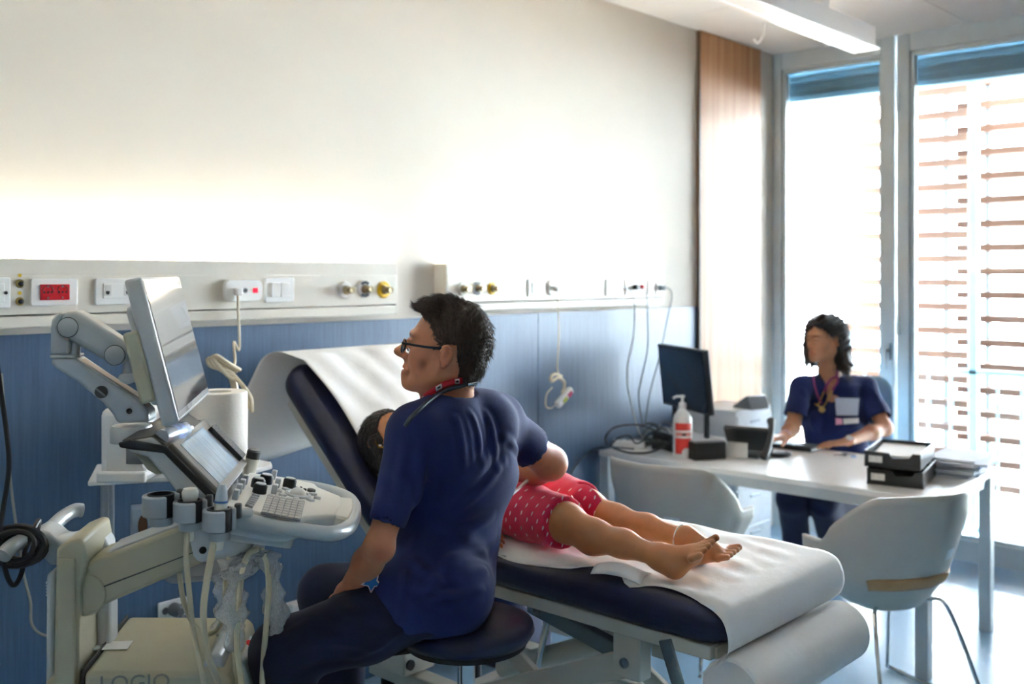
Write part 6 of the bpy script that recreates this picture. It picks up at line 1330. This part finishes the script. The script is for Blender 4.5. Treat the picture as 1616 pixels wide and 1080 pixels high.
# scrub top with V neck
v = Vol(.006); v.cap(wT0, wT1, .104, .100, .04, ax=wl, fac=1.55); v.cap(wT1, wT2, .100, .104, .04, ax=wl, fac=1.62); v.cap(wT2, wT3, .104, .074, .04, ax=wl, fac=1.62)
for q in (-1, 1): v.ell(wT2 + wl*(.07*q) + wf*.075 + Vector((0, 0, .0)), (.06, .06, .06), k=.05)
v.cap(wLS, wRS, .046, .046, .04); v.cap(wn + Vector((0, 0, -.035)), wLS + Vector((0, 0, .002)), .044, .048, .04); v.cap(wn + Vector((0, 0, -.035)), wRS + Vector((0, 0, .002)), .044, .048, .04)
wLC = wLS.lerp(wLE, .74); wRC = wRS.lerp(wRE, .70); dL = (wLE-wLS).normalized(); dR2 = (wRE-wRS).normalized()
v.cap(wLS, wLC, .056, .062, .03); v.cap(wRS, wRC, .056, .060, .03)
for c, d in ((wLC, dL), (wRC, dR2)): v.cap(c + d*.055, c + d*.12, .075, .08, .002, 'sub'); v.cap(c - d*.01, c + d*.08, .050, .050, .002, 'sub')
v.cap(wn + Vector((0, 0, -.03)), wn + Vector((0, 0, .09)), .054, .062, .006, 'sub'); v.cap(wn + wf*.085 + Vector((0, 0, -.10)), wn + wf*.05 + Vector((0, 0, .02)), .012, .050, .008, 'sub')
Vws, Fws = v.mesh(); Vws = smooth_mesh(Vws, Fws, 2); B3 = lambda u, w_: tuple(surf_at(Vws, u, w_))
Vws = folds(Vws, Fws, [(B3(1370, 610), B3(1340, 680), .014, .007), (B3(1268, 615), B3(1285, 690), .014, .007), (B3(1300, 660), B3(1290, 700), .012, .005), (B3(1385, 620), B3(1390, 660), .012, .005), (B3(1350, 640), B3(1330, 700), .012, .005)])
Vws = Vws + vnormals(Vws, Fws)*ripple(Vws, .0024, 32, 3)[:, None]; link_mesh('scrub_top', Vws, Fws, m_scrub, wom, smooth=180, world=True)
v = Vol(.008)
for h_, k_, a_ in ((wHR, wKR, wAR), (wHL, wKL, wAL)): v.cap(h_, k_, .088, .074, .03); v.cap(k_, k_.lerp(a_, .86), .074, .070, .03)
v.cap(wHR, wHL, .09, .09, .04); Vwp, Fwp = v.mesh(); Vwp = Vwp + vnormals(Vwp, Fwp)*ripple(Vwp, .003, 26, 5)[:, None]; link_mesh('trousers', Vwp, Fwp, m_scrub2, wom, smooth=180, world=True)
for a_ in (wAR, wAL):
    g0 = wdir(-.6, -.8); o = MB(); o.ell(a_ + g0*.06 + Vector((0, 0, -.055)), (.125, .045, .042), Matrix((g0, Vector((-g0.y, g0.x, 0)), Vector((0, 0, 1)))).transposed()); o.build('shoe', m_white, wom, smooth=180, world=True)
# pocket with cards and name tag
def patch(name, px4, mat, off, root=wom):
    P = [surf_at(Vws, u, w_, 7) - wdir(0, off) for u, w_ in px4]; c = sum(P, Vector())/4; ff = min(q.x*FW[0]+q.y*FW[1] for q in P)
    Q = [at(u, w_, ff) for u, w_ in px4]; o = MB(); o.add([tuple(q) for q in Q] + [tuple(q + wdir(0, .003)) for q in Q], [(0, 1, 2, 3), (7, 6, 5, 4), (0, 4, 5, 1), (1, 5, 6, 2), (2, 6, 7, 3), (3, 7, 4, 0)]); return o.build(name, mat, root, world=True, smooth=0)
patch('pocket_paper', [(1320, 656), (1318, 628), (1356, 629), (1354, 656)], pm('paper_blue_white', '#cdd6e6', .7), .004)
patch('name_tag', [(1332, 670), (1331, 661), (1355, 660), (1355, 668)], m_white, .006); patch('tag_mark', [(1319, 671), (1319, 660), (1329, 661), (1330, 670)], pm('tag_pink', '#e8a0b8', .6), .006)
# stethoscope
Vx = np.concatenate([Vws, Vw1]); SP = lambda L, o=.008: [surf_at(Vx, u, w_, 6) - wdir(0, o) for u, w_ in L]
A_ = SP([(1283, 582), (1283, 596), (1286, 612), (1291, 628), (1296, 636)]); b0 = A_[0]
sth = thing('stethoscope', 'plum and gold stethoscope around the neck of the woman', 'stethoscope', b0); m_plum = pm('plum_tube', '#8d2c66', .4); m_gold = pm('pale_gold', '#c9a45c', .3, .6)
MB().tube([p-b0 for p in bez(A_, 5)], .0055, n=8).build('tube', m_plum, sth)
MB().tube([p-b0 for p in bez(SP([(1320, 584), (1319, 594), (1311, 598), (1304, 608), (1300, 618)]), 5)], .0055, n=8).build('tube', m_plum, sth); MB().tube([p-b0 for p in bez(SP([(1320, 592), (1321, 602), (1316, 611), (1313, 616)]), 5)], .0055, n=8).build('tube', m_plum, sth)
MB().tube([p-b0 for p in bez(SP([(1300, 617), (1296, 627), (1290, 640)]), 5)], .004, n=8).build('ear_tube', m_gold, sth); MB().tube([p-b0 for p in bez(SP([(1313, 615), (1306, 630), (1297, 642), (1285, 637)]), 5)], .004, n=8).build('ear_tube', m_gold, sth)
c = SP([(1296, 646)], .012)[0]-b0; MB().lathe([(.016, 0), (.016, .008), (.010, .012), (0, .012)], O=c, axis=wdir(-.2, -1), n=20).build('chest_piece', m_gold, sth)
# wrist watch and bracelet
for nm, lb, w_, e_, mt4, rr in (('wrist_watch', 'wrist watch with a dark strap on the arm of the woman', wLW, wLE, m_dark, .0285), ('bracelet', 'pale beaded bracelet on the other wrist of the woman', wRW, wRE, pm('pink_bead', '#e6c7cf', .4), .0275)):
    t = thing(nm, lb, 'watch' if nm == 'wrist_watch' else 'bracelet', w_); d = (w_-e_).normalized(); x_, y_, _ = frame_z(d)
    MB().tube([-d*.012 + x_*(rr*math.cos(a)) + y_*(rr*math.sin(a)) for a in [2*PI*i/24 for i in range(24)]], .004, closed=True, n=8).build('strap', mt4, t)
    if nm == 'wrist_watch': n_ = wdir(-.15, -.75, .6).normalized(); MB().lathe([(.016, -.002), (.016, .005), (.012, .007), (0, .007)], O=-d*.012 + n_*.027, axis=n_, n=20).build('dial', m_white, t)
